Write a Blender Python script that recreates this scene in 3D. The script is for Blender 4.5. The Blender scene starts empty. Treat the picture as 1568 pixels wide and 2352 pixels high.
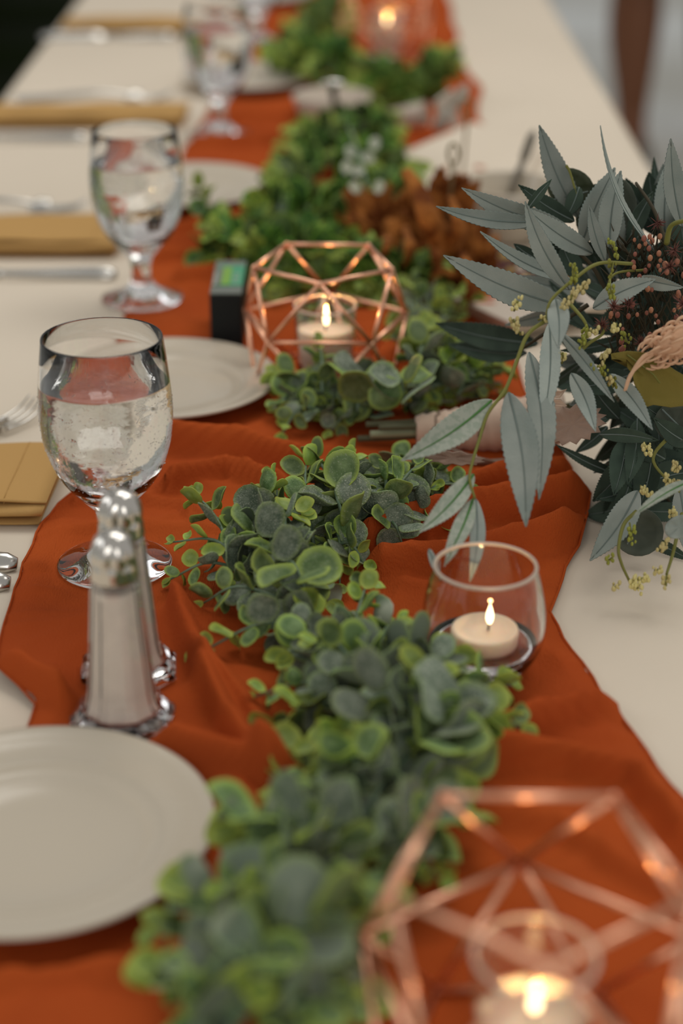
import bpy, math, random
import numpy as np
from mathutils import Vector, Matrix
from math import sin, cos, pi, radians

# ------------------------------------------------------------------ camera, world, lights, exposure
sc = bpy.context.scene
COL = sc.collection
T = 0.74            # height of the table top
HC = 0.52           # camera above the table top
FPX = 4200.0        # focal length in pixels of a 1568 x 2352 frame
PITCH = math.atan((1176 + 790) / FPX)
CAM = Vector((0, 0, T + HC))
FW = Vector((0, cos(PITCH), -sin(PITCH))); UP = Vector((0, sin(PITCH), cos(PITCH)))
cd = bpy.data.cameras.new('camera'); cam = bpy.data.objects.new('camera', cd); COL.objects.link(cam)
cam.location = CAM; cam.rotation_euler = (pi / 2 - PITCH, 0, 0)
cd.sensor_fit = 'VERTICAL'; cd.sensor_height = 36; cd.sensor_width = 24
cd.lens = FPX / 2352 * 36; cd.clip_start = 0.02; cd.clip_end = 60
cd.dof.use_dof = True; cd.dof.focus_distance = 1.15; cd.dof.aperture_fstop = 3.2
sc.camera = cam
sc.view_settings.view_transform = 'Standard'; sc.view_settings.look = 'None'
sc.view_settings.gamma = 1; sc.view_settings.use_curve_mapping = False
sc.view_settings.exposure = -0.05
w = bpy.data.worlds.new('sky'); sc.world = w; w.use_nodes = True
w.node_tree.nodes['Background'].inputs[0].default_value = (1.0, 0.975, 0.93, 1)
w.node_tree.nodes['Background'].inputs[1].default_value = 0.38
try:
    sc.cycles.sample_clamp_indirect = 4.0
    sc.cycles.blur_glossy = 0.5
except Exception: pass

def area_light(name, loc, target, sx, sy, power, color):
    l = bpy.data.lights.new(name, 'AREA'); l.shape = 'RECTANGLE'; l.size = sx; l.size_y = sy
    l.energy = power; l.color = color
    o = bpy.data.objects.new(name, l); COL.objects.link(o); o.location = loc
    o.rotation_euler = (Vector(target) - Vector(loc)).to_track_quat('-Z', 'Y').to_euler()
    return o
area_light('rear_fill', (1.0, -3.2, 2.5), (0, 1.2, T), 3.2, 2.0, 44, (1.0, 0.97, 0.93))  # added unseen light behind the camera, brightens the sides facing it
# added unseen area lights for soft daylight, overhead and from the left
area_light('overhead_fill', (0.7, 2.5, 3.6), (0.1, 1.2, T), 2.6, 1.4, 42, (1.0, 0.965, 0.91))
area_light('left_fill', (-3.4, 1.0, 2.9), (0, 1.2, T), 2.2, 1.6, 18, (0.97, 0.98, 1.0))

def G(px, py, h=0.0):
    "point of the photo on the horizontal plane h above the table"
    d = FW + Vector((1, 0, 0)) * ((px - 784) / FPX) - UP * ((py - 1176) / FPX)
    return CAM + d * ((HC - h) / -d.z)
def D(px, py, z):
    "point of the photo at distance z along the view axis"
    d = FW + Vector((1, 0, 0)) * ((px - 784) / FPX) - UP * ((py - 1176) / FPX)
    return CAM + d * z

# ------------------------------------------------------------------ materials
def mat(name, col, rough=0.5, metal=0.0, trans=0.0, ior=1.45, sss=0.0, emit=None, es=0.0, spec=0.5,
        col2=None, nscale=20.0, nlo=0.35, nhi=0.65, bump=0.0, bscale=200.0, bstretch=(1, 1, 1), rim=None, rand=0.0,
        sheen=0.0, transl=0.0, speck=None, alpha=1.0, coat=0.0, brot=0.0):
    m = bpy.data.materials.new(name); m.use_nodes = True
    nt = m.node_tree; N = nt.nodes; L = nt.links
    b = N['Principled BSDF']
    b.inputs['Base Color'].default_value = (*col, 1); b.inputs['Roughness'].default_value = rough
    b.inputs['Metallic'].default_value = metal; b.inputs['Transmission Weight'].default_value = trans
    b.inputs['IOR'].default_value = ior; b.inputs['Specular IOR Level'].default_value = spec
    if sss: b.inputs['Subsurface Weight'].default_value = sss; b.inputs['Subsurface Radius'].default_value = (1, .6, .35); b.inputs['Subsurface Scale'].default_value = 0.012
    if emit: b.inputs['Emission Color'].default_value = (*emit, 1); b.inputs['Emission Strength'].default_value = es
    if sheen: b.inputs['Sheen Weight'].default_value = sheen
    if coat: b.inputs['Coat Weight'].default_value = coat; b.inputs['Coat Roughness'].default_value = .1
    tc = N.new('ShaderNodeTexCoord'); out = None
    def mixc(a, bb, fac):
        x = N.new('ShaderNodeMix'); x.data_type = 'RGBA'
        for i, v in ((6, a), (7, bb)):
            if isinstance(v, tuple): x.inputs[i].default_value = (*v, 1)
            else: L.new(v, x.inputs[i])
        if isinstance(fac, float): x.inputs[0].default_value = fac
        else: L.new(fac, x.inputs[0])
        return x.outputs[2]
    def noise(scale, lo, hi, detail=3):
        n = N.new('ShaderNodeTexNoise'); n.inputs['Scale'].default_value = scale; n.inputs['Detail'].default_value = detail
        L.new(tc.outputs['Object'], n.inputs['Vector'])
        r = N.new('ShaderNodeMapRange'); r.inputs[1].default_value = lo; r.inputs[2].default_value = hi
        L.new(n.outputs['Fac'], r.inputs[0]); return r.outputs[0]
    cur = col
    if col2: cur = mixc(col, col2, noise(nscale, nlo, nhi))
    if rim:
        a = N.new('ShaderNodeAttribute'); a.attribute_name = 'rim'
        r = N.new('ShaderNodeMapRange'); r.inputs[1].default_value = rim[1]; r.inputs[2].default_value = rim[2]
        L.new(a.outputs['Fac'], r.inputs[0]); cur = mixc(cur, rim[0], r.outputs[0])
    if speck: cur = mixc(cur, speck[0], noise(speck[1], speck[2], speck[2] + .12, 2))
    if rand:
        oi = N.new('ShaderNodeObjectInfo'); hs = N.new('ShaderNodeHueSaturation')
        r = N.new('ShaderNodeMapRange'); r.inputs[3].default_value = 1 - rand; r.inputs[4].default_value = 1 + rand
        L.new(oi.outputs['Random'], r.inputs[0]); L.new(r.outputs[0], hs.inputs['Value'])
        r2 = N.new('ShaderNodeMapRange'); r2.inputs[3].default_value = .5 - rand * .05; r2.inputs[4].default_value = .5 + rand * .05
        L.new(oi.outputs['Random'], r2.inputs[0]); L.new(r2.outputs[0], hs.inputs['Hue'])
        if isinstance(cur, tuple): hs.inputs['Color'].default_value = (*cur, 1)
        else: L.new(cur, hs.inputs['Color'])
        cur = hs.outputs[0]
    if not isinstance(cur, tuple): L.new(cur, b.inputs['Base Color'])
    if bump:
        mp = N.new('ShaderNodeMapping'); mp.inputs['Scale'].default_value = bstretch; mp.inputs['Rotation'].default_value = (0, 0, brot)
        L.new(tc.outputs['Object'], mp.inputs[0])
        n = N.new('ShaderNodeTexNoise'); n.inputs['Scale'].default_value = bscale; n.inputs['Detail'].default_value = 2
        L.new(mp.outputs[0], n.inputs['Vector'])
        bp = N.new('ShaderNodeBump'); bp.inputs['Distance'].default_value = bump; bp.inputs['Strength'].default_value = 1
        L.new(n.outputs['Fac'], bp.inputs['Height']); L.new(bp.outputs[0], b.inputs['Normal'])
    if transl:
        t = N.new('ShaderNodeBsdfTranslucent'); ms = N.new('ShaderNodeMixShader'); ms.inputs[0].default_value = transl
        if isinstance(cur, tuple): t.inputs[0].default_value = (*cur, 1)
        else: L.new(cur, t.inputs[0])
        L.new(b.outputs[0], ms.inputs[1]); L.new(t.outputs[0], ms.inputs[2]); L.new(ms.outputs[0], N['Material Output'].inputs[0])
    return m

M = {}
M['cloth'] = mat('white_tablecloth', (.75, .655, .53), .9, bump=.00012, bscale=900, col2=(.71, .62, .50), nscale=3, spec=.2)
M['runner'] = mat('rust_gauze', (.385, .066, .015), .9, col2=(.46, .086, .018), nscale=9, bump=.0007, bscale=620,
                  bstretch=(1.6, .45, 1), brot=.35, spec=.04)
M['rust_hem'] = M['runner']
M['ceramic'] = mat('white_ceramic', (.57, .50, .395), .18, spec=.5)
M['glass'] = mat('clear_glass', (1, 1, 1), .0, trans=1, ior=1.47)
M['lip_glass'] = mat('rolled_glass_rim', (.95, .82, .68), .35, trans=.6, ior=1.47)
M['frosted'] = mat('wet_glass', (1, 1, 1), .0, trans=1, ior=1.47, bump=.0006, bscale=260)
M['water'] = mat('water', (1, 1, 1), .0, trans=1, ior=1.33)
M['bubbly'] = mat('iced_water', (.99, 1, .99), .02, trans=1, ior=1.33, bump=.0005, bscale=95)
M['napkin'] = mat('tan_napkin', (.53, .315, .115), .9, bump=.00025, bscale=1400, bstretch=(1, .3, 1), brot=.7, spec=.1)
M['steel'] = mat('stainless_steel', (.62, .60, .56), .22, metal=1)
M['chrome'] = mat('chrome_cap', (.72, .69, .64), .16, metal=1)
M['dark'] = mat('dark_hole', (.01, .01, .01), .6)
M['salt'] = mat('white_salt', (.97, .83, .70), .9, col2=(.90, .77, .65), nscale=90)
M['copper'] = mat('rose_copper', (.95, .52, .34), .30, metal=1)
M['wax'] = mat('cream_wax', (.88, .70, .55), .5, sss=.55)
M['wick'] = mat('burnt_wick', (.03, .015, .01), .9)
M['flame'] = mat('flame', (1, .6, .2), .5, emit=(1.0, .74, .40), es=7)
M['black'] = mat('black_plastic', (.008, .010, .010), .55, spec=.25)
M['grey_lbl'] = mat('grey_label', (.16, .18, .155), .5)
M['green_lbl'] = mat('green_label', (.05, .33, .17), .45)
M['lime_lbl'] = mat('lime_label', (.20, .40, .05), .5)
M['pale_lbl'] = mat('pale_label', (.42, .45, .38), .5)
# leaves: dusty grey-green discs with yellow-green rims
M['leaf_old'] = mat('dusty_eucalyptus', (.120, .165, .110), .75, col2=(.270, .320, .235), nscale=3.2, rim=((.25, .34, .12), .72, 1.05),
                    rand=.25, speck=((.44, .47, .37), 26, .56), transl=.12, bump=.0006, bscale=14)
M['leaf_mid'] = mat('green_eucalyptus', (.095, .165, .050), .6, col2=(.21, .30, .12), nscale=3, rim=((.38, .50, .09), .66, 1.0),
                    rand=.25, speck=((.30, .36, .22), 22, .60), transl=.15, bump=.0004, bscale=14)
M['leaf_young'] = mat('lime_eucalyptus', (.26, .38, .06), .55, col2=(.36, .49, .15), nscale=3, rim=((.50, .60, .09), .5, 1.0),
                      rand=.22, speck=((.20, .30, .13), 20, .62), transl=.2)
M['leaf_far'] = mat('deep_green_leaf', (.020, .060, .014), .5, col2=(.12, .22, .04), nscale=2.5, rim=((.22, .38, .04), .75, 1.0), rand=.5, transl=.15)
M['stem_e'] = mat('eucalyptus_stem', (.10, .17, .10), .6, col2=(.16, .22, .14), nscale=200)
M['willow'] = mat('dusty_willow_leaf', (.29, .335, .30), .85, col2=(.37, .405, .36), nscale=45, rim=((.17, .22, .20), .965, 1.0),
                  rand=.26, transl=.12, bump=.0002, bscale=900, bstretch=(1, .3, 1))
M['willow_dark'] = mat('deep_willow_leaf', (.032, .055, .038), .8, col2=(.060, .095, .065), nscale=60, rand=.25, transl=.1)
M['willow_pale'] = mat('pale_leaf_back', (.34, .39, .31), .9, col2=(.43, .46, .38), nscale=300, nlo=.45, nhi=.55, rand=.06, transl=.15)
M['rib'] = mat('leaf_midrib', (.15, .19, .17), .8)
M['rib_green'] = mat('green_midrib', (.05, .17, .025), .6)
M['round_dark'] = mat('olive_round_leaf', (.045, .058, .022), .6, col2=(.06, .075, .035), nscale=80, transl=.1)
M['round_grey'] = mat('grey_round_leaf', (.075, .09, .065), .75, col2=(.10, .115, .085), nscale=60, transl=.1)
M['twig'] = mat('olive_twig', (.18, .18, .035), .7)
M['twig_dark'] = mat('dark_twig', (.045, .035, .015), .8)
M['bud'] = mat('yellow_bud', (.60, .52, .22), .7, rand=.15)
M['bud_green'] = mat('green_bud', (.26, .27, .04), .7, rand=.2)
M['berry'] = mat('rust_berry', (.34, .13, .075), .6, rand=.25)
M['star'] = mat('maroon_star_flower', (.17, .062, .045), .8, rand=.15)
M['banksia'] = mat('peach_petal', (.62, .37, .22), .7, col2=(.66, .42, .26), nscale=100)
M['mustard'] = mat('mustard_leaf', (.24, .19, .035), .8, bump=.0002, bscale=900, transl=.15)
M['lace'] = mat('taupe_lace_leaf', (.35, .24, .18), .85, bump=.0004, bscale=300)
M['ribbon'] = mat('blush_ribbon', (.62, .45, .33), .6, bump=.0003, bscale=400, sheen=.3)
M['twine'] = mat('taupe_twine', (.25, .18, .13), .9, bump=.0003, bscale=900)
M['cut'] = mat('cut_stem', (.30, .33, .20), .7)
M['cut_brown'] = mat('brown_cut_stem', (.10, .10, .05), .7)
M['gauze'] = mat('brown_gauze', (.13, .035, .007), .9, col2=(.42, .155, .035), nscale=38, nlo=.38, nhi=.62, bump=.0022, bscale=120, spec=.15)
M['platter'] = mat('cream_platter', (.60, .52, .43), .45)
M['fruit_y'] = mat('yellow_fruit', (.50, .34, .10), .5, rand=.2)
M['fruit_r'] = mat('red_fruit', (.10, .016, .012), .35, rand=.3)
M['bamboo'] = mat('bamboo', (.22, .17, .08), .6)
M['greyknife'] = mat('matte_knife', (.20, .18, .145), .5)
M['paleknife'] = mat('pale_grey_knife', (.42, .40, .34), .5)
M['white_fl'] = mat('cream_petal', (.55, .58, .46), .8)
M['floor'] = mat('pale_floor', (.58, .56, .49), .7, col2=(.90, .93, .92), nscale=.8, bump=.002, bscale=30)  # lighter bluish noise patches put sunlight into the floor colour
M['chair_green'] = mat('dark_green_chair_cover', (.008, .012, .004), .95, spec=.03)
M['skin'] = mat('brown_skin', (.17, .062, .025), .5, sss=.1)
M['dress'] = mat('dark_green_dress', (.02, .04, .02), .9)
M['shoe'] = mat('brown_shoe', (.10, .07, .045), .6)
M['hair'] = mat('black_hair', (.012, .009, .007), .5)
M['frame'] = mat('grey_table_metal', (.25, .25, .25), .4, metal=1)
M['eye'] = mat('eye_white', (.8, .8, .8), .3)
M['lip'] = mat('lip', (.22, .06, .04), .5)

# ------------------------------------------------------------------ building helpers
class MB:
    def __init__(s): s.v = []; s.f = []; s.rim = None
    def add(s, v, f):
        n = len(s.v); s.v += [tuple(p) for p in v]; s.f += [tuple(i + n for i in q) for q in f]; return s
    def box(s, c, d, R=None):
        R = R or Matrix.Identity(3); c = Vector(c); v = []
        for x in (-.5, .5):
            for y in (-.5, .5):
                for z in (-.5, .5): v.append(c + R @ Vector((x * d[0], y * d[1], z * d[2])))
        return s.add(v, [(0, 1, 3, 2), (4, 6, 7, 5), (0, 4, 5, 1), (2, 3, 7, 6), (0, 2, 6, 4), (1, 5, 7, 3)])
    def lathe(s, prof, n=48, c=(0, 0, 0), caps=True):
        v = []; f = []
        for r, z in prof:
            for k in range(n):
                a = 2 * pi * k / n; v.append((c[0] + r * cos(a), c[1] + r * sin(a), c[2] + z))
        m = len(prof)
        for i in range(m - 1):
            for k in range(n):
                k2 = (k + 1) % n; f.append((i * n + k, i * n + k2, (i + 1) * n + k2, (i + 1) * n + k))
        if caps:
            f.append(tuple(range(n - 1, -1, -1))); f.append(tuple((m - 1) * n + k for k in range(n)))
        return s.add(v, f)
    def tube(s, pts, rad, n=6, flat=1.0):
        pts = [Vector(p) for p in pts]
        if not hasattr(rad, '__len__'): rad = [rad] * len(pts)
        v = []; f = []; nrm = None
        for i, p in enumerate(pts):
            t = (pts[min(i + 1, len(pts) - 1)] - pts[max(i - 1, 0)]).normalized()
            if nrm is None: nrm = t.orthogonal().normalized()
            else:
                nrm = (nrm - t * nrm.dot(t)); nrm = nrm.normalized() if nrm.length > 1e-6 else t.orthogonal().normalized()
            bn = t.cross(nrm)
            for k in range(n):
                a = 2 * pi * k / n; v.append(p + (nrm * cos(a) + bn * sin(a) * flat) * rad[i])
        for i in range(len(pts) - 1):
            for k in range(n):
                k2 = (k + 1) % n; f.append((i * n + k, i * n + k2, (i + 1) * n + k2, (i + 1) * n + k))
        f.append(tuple(range(n - 1, -1, -1))); f.append(tuple((len(pts) - 1) * n + k for k in range(n)))
        return s.add(v, f)
    def ball(s, c, r, n=8, m=5, sc_=(1, 1, 1), R=None):
        c = Vector(c); v = [c + (R @ Vector((0, 0, -r * sc_[2])) if R else Vector((0, 0, -r * sc_[2])))]; f = []
        for i in range(1, m):
            ph = -pi / 2 + pi * i / m
            for k in range(n):
                a = 2 * pi * k / n; q = Vector((r * cos(ph) * cos(a) * sc_[0], r * cos(ph) * sin(a) * sc_[1], r * sin(ph) * sc_[2]))
                v.append(c + (R @ q if R else q))
        q = Vector((0, 0, r * sc_[2])); v.append(c + (R @ q if R else q)); e = len(v) - 1
        for k in range(n):
            k2 = (k + 1) % n; f.append((0, 1 + k2, 1 + k)); f.append((e, e - n + k, e - n + k2))
            for i in range(m - 2): f.append((1 + i * n + k, 1 + i * n + k2, 1 + (i + 1) * n + k2, 1 + (i + 1) * n + k))
        return s.add(v, f)
    def mesh(s, name, m, smooth=True):
        me = bpy.data.meshes.new(name); me.from_pydata(s.v, [], s.f); me.materials.append(m)
        if smooth: me.shade_smooth()
        if s.rim is not None:
            at = me.attributes.new('rim', 'FLOAT', 'POINT'); at.data.foreach_set('value', s.rim)
        me.update(); return me
WL = {}   # world origin of everything placed
def put(name, me, parent=None, origin=(0, 0, 0)):
    "link mesh whose vertices are relative to origin (world)"
    o = bpy.data.objects.new(name, me); COL.objects.link(o); origin = Vector(origin)
    if parent: o.parent = parent; o.location = origin - WL[parent.name]
    else: o.location = origin
    WL[o.name] = origin; return o
def build(mb, name, m, parent=None, origin=None, smooth=True, bev=0):
    "mb holds world coordinates; origin defaults to the parent's"
    if origin is None: origin = WL[parent.name] if parent else Vector((0, 0, 0))
    origin = Vector(origin)
    mb.v = [tuple(Vector(p) - origin) for p in mb.v]
    o = put(name, mb.mesh(name, m, smooth), parent, origin)
    if bev:
        bm = o.modifiers.new('bevel', 'BEVEL'); bm.width = bev; bm.segments = 2; bm.limit_method = 'ANGLE'
    return o
def tag(o, label=None, cat=None, group=None, kind=None):
    if label: o['label'] = label
    if cat: o['category'] = cat
    if group: o['group'] = group
    if kind: o['kind'] = kind
    return o
def root(name, loc, label, cat, group=None):
    o = bpy.data.objects.new(name, None); COL.objects.link(o); o.location = loc; o.empty_display_size = .02
    WL[o.name] = Vector(loc); return tag(o, label, cat, group)
def catmull(pts, n=6):
    P = [Vector(p) for p in pts]
    if len(P) < 3: return [P[0].lerp(P[-1], i / n) for i in range(n + 1)]
    P = [P[0] * 2 - P[1]] + P + [P[-1] * 2 - P[-2]]; out = []
    for i in range(1, len(P) - 2):
        for k in range(n):
            t = k / n; a, b, c, d = P[i - 1:i + 3]
            out.append(.5 * ((2 * b) + (c - a) * t + (2 * a - 5 * b + 4 * c - d) * t * t + (3 * b - a - 3 * c + d) * t ** 3))
    out.append(P[-2]); return out
def copy_thing(r, loc, rotz=0.0):
    c = r.copy(); COL.objects.link(c); c.location = loc; c.rotation_euler.z = rotz; WL[c.name] = Vector(loc)
    for ch in r.children:
        d = ch.copy(); COL.objects.link(d); d.parent = c
        for g in ch.children:
            e = g.copy(); COL.objects.link(e); e.parent = d
    return c

# ------------------------------------------------------------------ setting
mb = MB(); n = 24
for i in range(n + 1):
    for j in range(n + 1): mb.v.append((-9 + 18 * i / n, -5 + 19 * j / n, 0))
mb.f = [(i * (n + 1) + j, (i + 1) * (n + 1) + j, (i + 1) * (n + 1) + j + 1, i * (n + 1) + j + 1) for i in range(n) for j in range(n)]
o = build(mb, 'floor', M['floor']); tag(o, 'pale floor with painted-in sunlit mottling beyond the right edge of the table', 'floor', kind='structure')

TXL, TXR, TY0, TY1 = -0.435, 0.340, 0.30, 3.95
t = root('banquet_table', (0, 2.1, 0), 'long folding banquet table hidden under the white cloth', 'table')
build(MB().box((-.048, 2.12, T - .022), (TXR - TXL - .02, TY1 - TY0 - .02, .03)), 'tabletop', M['ceramic'], t)
for x in (TXL + .06, TXR - .06):
    for y in (.5, 2.1, 3.75): build(MB().tube([(x, y, T - .037), (x, y, .0)], .014, 8), 'leg', M['frame'], t)

rng = np.random.default_rng(5); random.seed(5)
def wn(x, y, seed, terms=5, f0=1.0):
    "smooth pseudo-noise from a few sines"
    r = np.random.default_rng(seed); o = 0
    for k in range(terms):
        a = r.uniform(0, 2 * pi); f = f0 * r.uniform(.5, 1.6); o = o + np.sin((x * cos(a) + y * sin(a)) * f * 2 * pi + r.uniform(0, 6.28))
    return o / terms
# tablecloth: top plus falling sides
nu, nv = 150, 240
prof = []
L_ = .34
u = np.concatenate([np.linspace(-L_, 0, 24)[:-1], np.linspace(0, TXR - TXL, nu - 46), (TXR - TXL) + np.linspace(0, L_, 24)[1:]])
nu = len(u); V = np.linspace(TY0 - .0, TY1, nv)
U, W_ = np.meshgrid(u, V, indexing='ij')
wid = TXR - TXL
def wrapx(uu):
    s = np.clip(uu, 0, wid); over = np.where(uu < 0, -uu, np.where(uu > wid, uu - wid, 0))
    side = np.where(uu < 0, -1, 1); r = .012
    th = np.clip(over / r, 0, pi / 2)
    x = TXL + s + side * r * np.sin(th); z = -r * (1 - np.cos(th)) - np.clip(over - r * pi / 2, 0, None)
    return x, z, over * side
X, Z, ov = wrapx(U)
X = X + np.sign(ov) * np.clip(np.abs(ov) - .02, 0, None) * (.10 + .12 * np.sin(W_ * 34 + 2 * np.sin(W_ * 5)))
edge = np.clip(1 - np.abs(ov) / .05, 0, 1)
Z = Z + T + .0010 * wn(X, W_, 3, 5, 2.0) * edge
for (ax, ay, bx, by, amp, wd) in [(1190, 190, 1330, 240, .003, .010), (1050, 230, 1300, 215, .002, .012), (90, 160, 300, 215, .002, .010), (1330, 150, 1480, 300, .003, .01)]:
    a = G(ax, ay); b = G(bx, by); dx, dy = b.x - a.x, b.y - a.y; ll = dx * dx + dy * dy
    tt = np.clip(((X - a.x) * dx + (W_ - a.y) * dy) / ll, 0, 1); d2 = (X - a.x - tt * dx) ** 2 + (W_ - a.y - tt * dy) ** 2
    Z = Z + amp * np.exp(-d2 / wd ** 2) * edge
Z -= .0012
mb = MB(); mb.v = [tuple(p) for p in np.stack([X.ravel(), W_.ravel(), Z.ravel()], 1).tolist()]
mb.f = [(i * nv + j, (i + 1) * nv + j, (i + 1) * nv + j + 1, i * nv + j + 1) for i in range(nu - 1) for j in range(nv - 1)]
o = build(mb, 'tablecloth', M['cloth']); tag(o, 'white tablecloth covering the whole long table', 'tablecloth')

# ------------------------------------------------------------------ rust runner
LB = [(2600, -260), (2352, -160), (2240, -60), (1900, -20), (1760, 30), (1715, 52), (1622, 86), (1590, 40), (1560, -6), (1490, -4), (1400, 22), (1290, 60), (1200, 103),
      (1150, 150), (1110, 205), (1060, 250), (960, 262), (850, 266), (760, 278), (680, 300), (600, 335), (520, 352), (440, 385), (360, 420), (290, 462), (220, 500),
      (150, 545), (80, 580), (0, 608), (-80, 628)]
RB = [(2600, 1760), (2352, 1720), (2100, 1668), (1950, 1620), (1840, 1566), (1760, 1500), (1690, 1450), (1620, 1400), (1530, 1332), (1470, 1292), (1410, 1264), (1360, 1282), (1300, 1304),
      (1240, 1338), (1180, 1350), (1150, 1358), (1120, 1335), (1080, 1308), (1040, 1288), (1010, 1262), (960, 1230), (900, 1205), (830, 1180), (760, 1165), (700, 1160), (620, 1150),
      (520, 1140), (420, 1130), (340, 1118), (300, 1112), (262, 1092), (205, 1106), (180, 1080), (150, 1060), (110, 1042), (85, 1052), (60, 1040), (20, 1036), (0, 1028), (-80, 1000)]
def itp(tab, y):
    tab = sorted(tab); return np.interp(y, [a for a, _ in tab], [b for _, b in tab])
nr, ncn = 760, 230
zz = np.linspace(2412 / (2560 + 790), 2412 / (-70 + 790), nr)
ys = 2412 / zz - 790
rng2 = np.random.default_rng(2)
jit = np.interp(ys, np.linspace(-100, 2600, 260), rng2.normal(0, 2.2, 260))
lx = itp(LB, ys) + jit; rx = itp(RB, ys) + np.roll(jit, 40)
Lw = np.array([tuple(G(a, b))[:2] for a, b in zip(lx, ys)]); Rw = np.array([tuple(G(a, b))[:2] for a, b in zip(rx, ys)])
s = np.linspace(0, 1, ncn)
RX = Lw[:, None, 0] * (1 - s) + Rw[:, None, 0] * s; RY = Lw[:, None, 1] * (1 - s) + Rw[:, None, 1] * s
far = np.clip((RY - 1.25) / .6, 0, 1)
amp = .35 + .65 * np.clip(.5 + .9 * wn(RX, RY, 11, 4, 2.2), 0, 1)
ph = RY * (26 + 0 * RX) + 1.1 * wn(RX, RY, 21, 4, 1.8) + 2.2 * RX * np.sin(RY * 4) + 1.5 * RX
ridge = (1 - np.abs(np.sin(ph * pi * .5)))
hgt = .0065 * (ridge ** 2.6) * amp * (.6 + .6 * far)
hgt += .0036 * (1 - np.abs(np.sin(RY * 61 + 3 * wn(RX, RY, 31, 4, 2.5) + 5 * RX))) ** 3 * amp
hgt += .0022 * (1 + wn(RX, RY, 41, 6, 7.0)) + .0009 * (1 + wn(RX, RY, 42, 6, 16.0))
hgt += .0030 * (1 - np.abs(np.sin((RY * 9 - RX * 14) * 1.9 + 2.5 * wn(RX, RY, 51, 4, 3.0)))) ** 4 * np.clip(.5 + wn(RX, RY, 52, 4, 3.5), 0, 1)
hgt += .0030 * (1 - np.abs(np.sin((RY * 15 + RX * 8) * 1.7 + 2.5 * wn(RX, RY, 53, 4, 3.0)))) ** 4 * np.clip(.5 + wn(RX, RY, 54, 4, 3.5), 0, 1)
folds = [  # pixel polylines, height, width, sharpness
    ([(0, 1560), (85, 1606), (240, 1680), (400, 1740), (560, 1812), (690, 1860)], .010, .011),
    ([(150, 1640), (300, 1730), (520, 1850), (680, 1930)], .006, .010),
    ([(400, 1420), (450, 1560), (520, 1700), (620, 1840)], .010, .010),
    ([(440, 1530), (560, 1640), (600, 1700)], .004, .008),
    ([(395, 1045), (560, 1065), (700, 1100)], .012, .014),
    ([(400, 1140), (520, 1110), (640, 1150), (700, 1200)], .009, .010),
    ([(180, 1170), (330, 1160), (420, 1180), (440, 1215)], .003, .007),
    ([(60, 1316), (160, 1312), (400, 1330)], .0035, .006),
    ([(850, 1290), (1000, 1240), (1200, 1200), (1350, 1165)], .014, .013),
    ([(880, 1340), (1050, 1330), (1250, 1270), (1345, 1225)], .012, .012),
    ([(1000, 1180), (1150, 1140), (1300, 1120)], .011, .012),
    ([(1240, 1420), (1225, 1500), (1175, 1580)], .004, .006),
    ([(1110, 1730), (1250, 1690), (1420, 1650)], .009, .011),
    ([(1090, 1770), (1300, 1790), (1450, 1830), (1560, 1960)], .010, .013),
    ([(1100, 1900), (1280, 1930), (1400, 2010), (1560, 2110)], .006, .013),
    ([(300, 2080), (450, 2130), (600, 2260)], .006, .010),
    ([(0, 2290), (200, 2250), (420, 2300)], .006, .010),
    ([(420, 655), (480, 650), (560, 640)], .008, .012), ([(330, 610), (440, 600), (520, 590)], .006, .012),
    ([(420, 345), (540, 350), (640, 340)], .008, .018), ([(450, 300), (560, 285), (680, 290)], .008, .016),
    ([(380, 560), (470, 530), (560, 520)], .007, .012)]
for pl, a, wd in folds:
    best = None
    P = [G(x, y) for x, y in pl]
    for p, q in zip(P[:-1], P[1:]):
        dx, dy = q.x - p.x, q.y - p.y; ll = dx * dx + dy * dy
        tt = np.clip(((RX - p.x) * dx + (RY - p.y) * dy) / ll, 0, 1)
        ex, ey = RX - p.x - tt * dx, RY - p.y - tt * dy
        d = np.sqrt(ex ** 2 + ey ** 2); sg = np.sign(dx * ey - dy * ex)
        d = np.where(sg < 0, d * 2.4, d)
        best = d if best is None else np.minimum(best, d)
    hgt = hgt + a * 1.9 * np.exp(-(best / (wd * .95)) ** 2)
rest = [((380, 908), .085), ((79, 1955), .088), ((438, 453), .09), ((568, 197), .09), ((594, 5), .09), ((264, 1302), .037), ((327, 690), .037),
        ((504, 312), .037), ((283, 1660), .025), ((296, 1550), .026), ((1108, 1540), .030), ((745, 870), .058), ((1208, 2470), .060), ((880, 130), .058), ((518, 700), .04), ((590, 95), .037)]
for (x, y), r in rest:
    c = G(x, y); d = np.hypot(RX - c.x, RY - c.y); k = np.clip((d - r) / .02, 0, 1); hgt = hgt * (k * k * (3 - 2 * k)) + .0004 * (1 - k)
edge = np.minimum(s, 1 - s)[None, :] * (Rw[:, None, 0] - Lw[:, None, 0])
hgt = hgt * np.clip(.35 + edge / .02, 0, 1)
RZ = T + .0004 + hgt
mb = MB(); mb.v = np.stack([RX.ravel(), RY.ravel(), RZ.ravel()], 1).tolist()
mb.f = [(i * ncn + j, i * ncn + j + 1, (i + 1) * ncn + j + 1, (i + 1) * ncn + j) for i in range(nr - 1) for j in range(ncn - 1)]
run = build(mb, 'table_runner', M['runner']); tag(run, 'rust orange crinkled gauze runner lying along the middle of the table', 'table runner')
hem = MB()
for side in (0, -1):
    hem.tube([(RX[i, side], RY[i, side], RZ[i, side] + .0003) for i in range(0, nr, 4)], .0009, 5)
build(hem, 'hem', M['rust_hem'], run)

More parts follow.
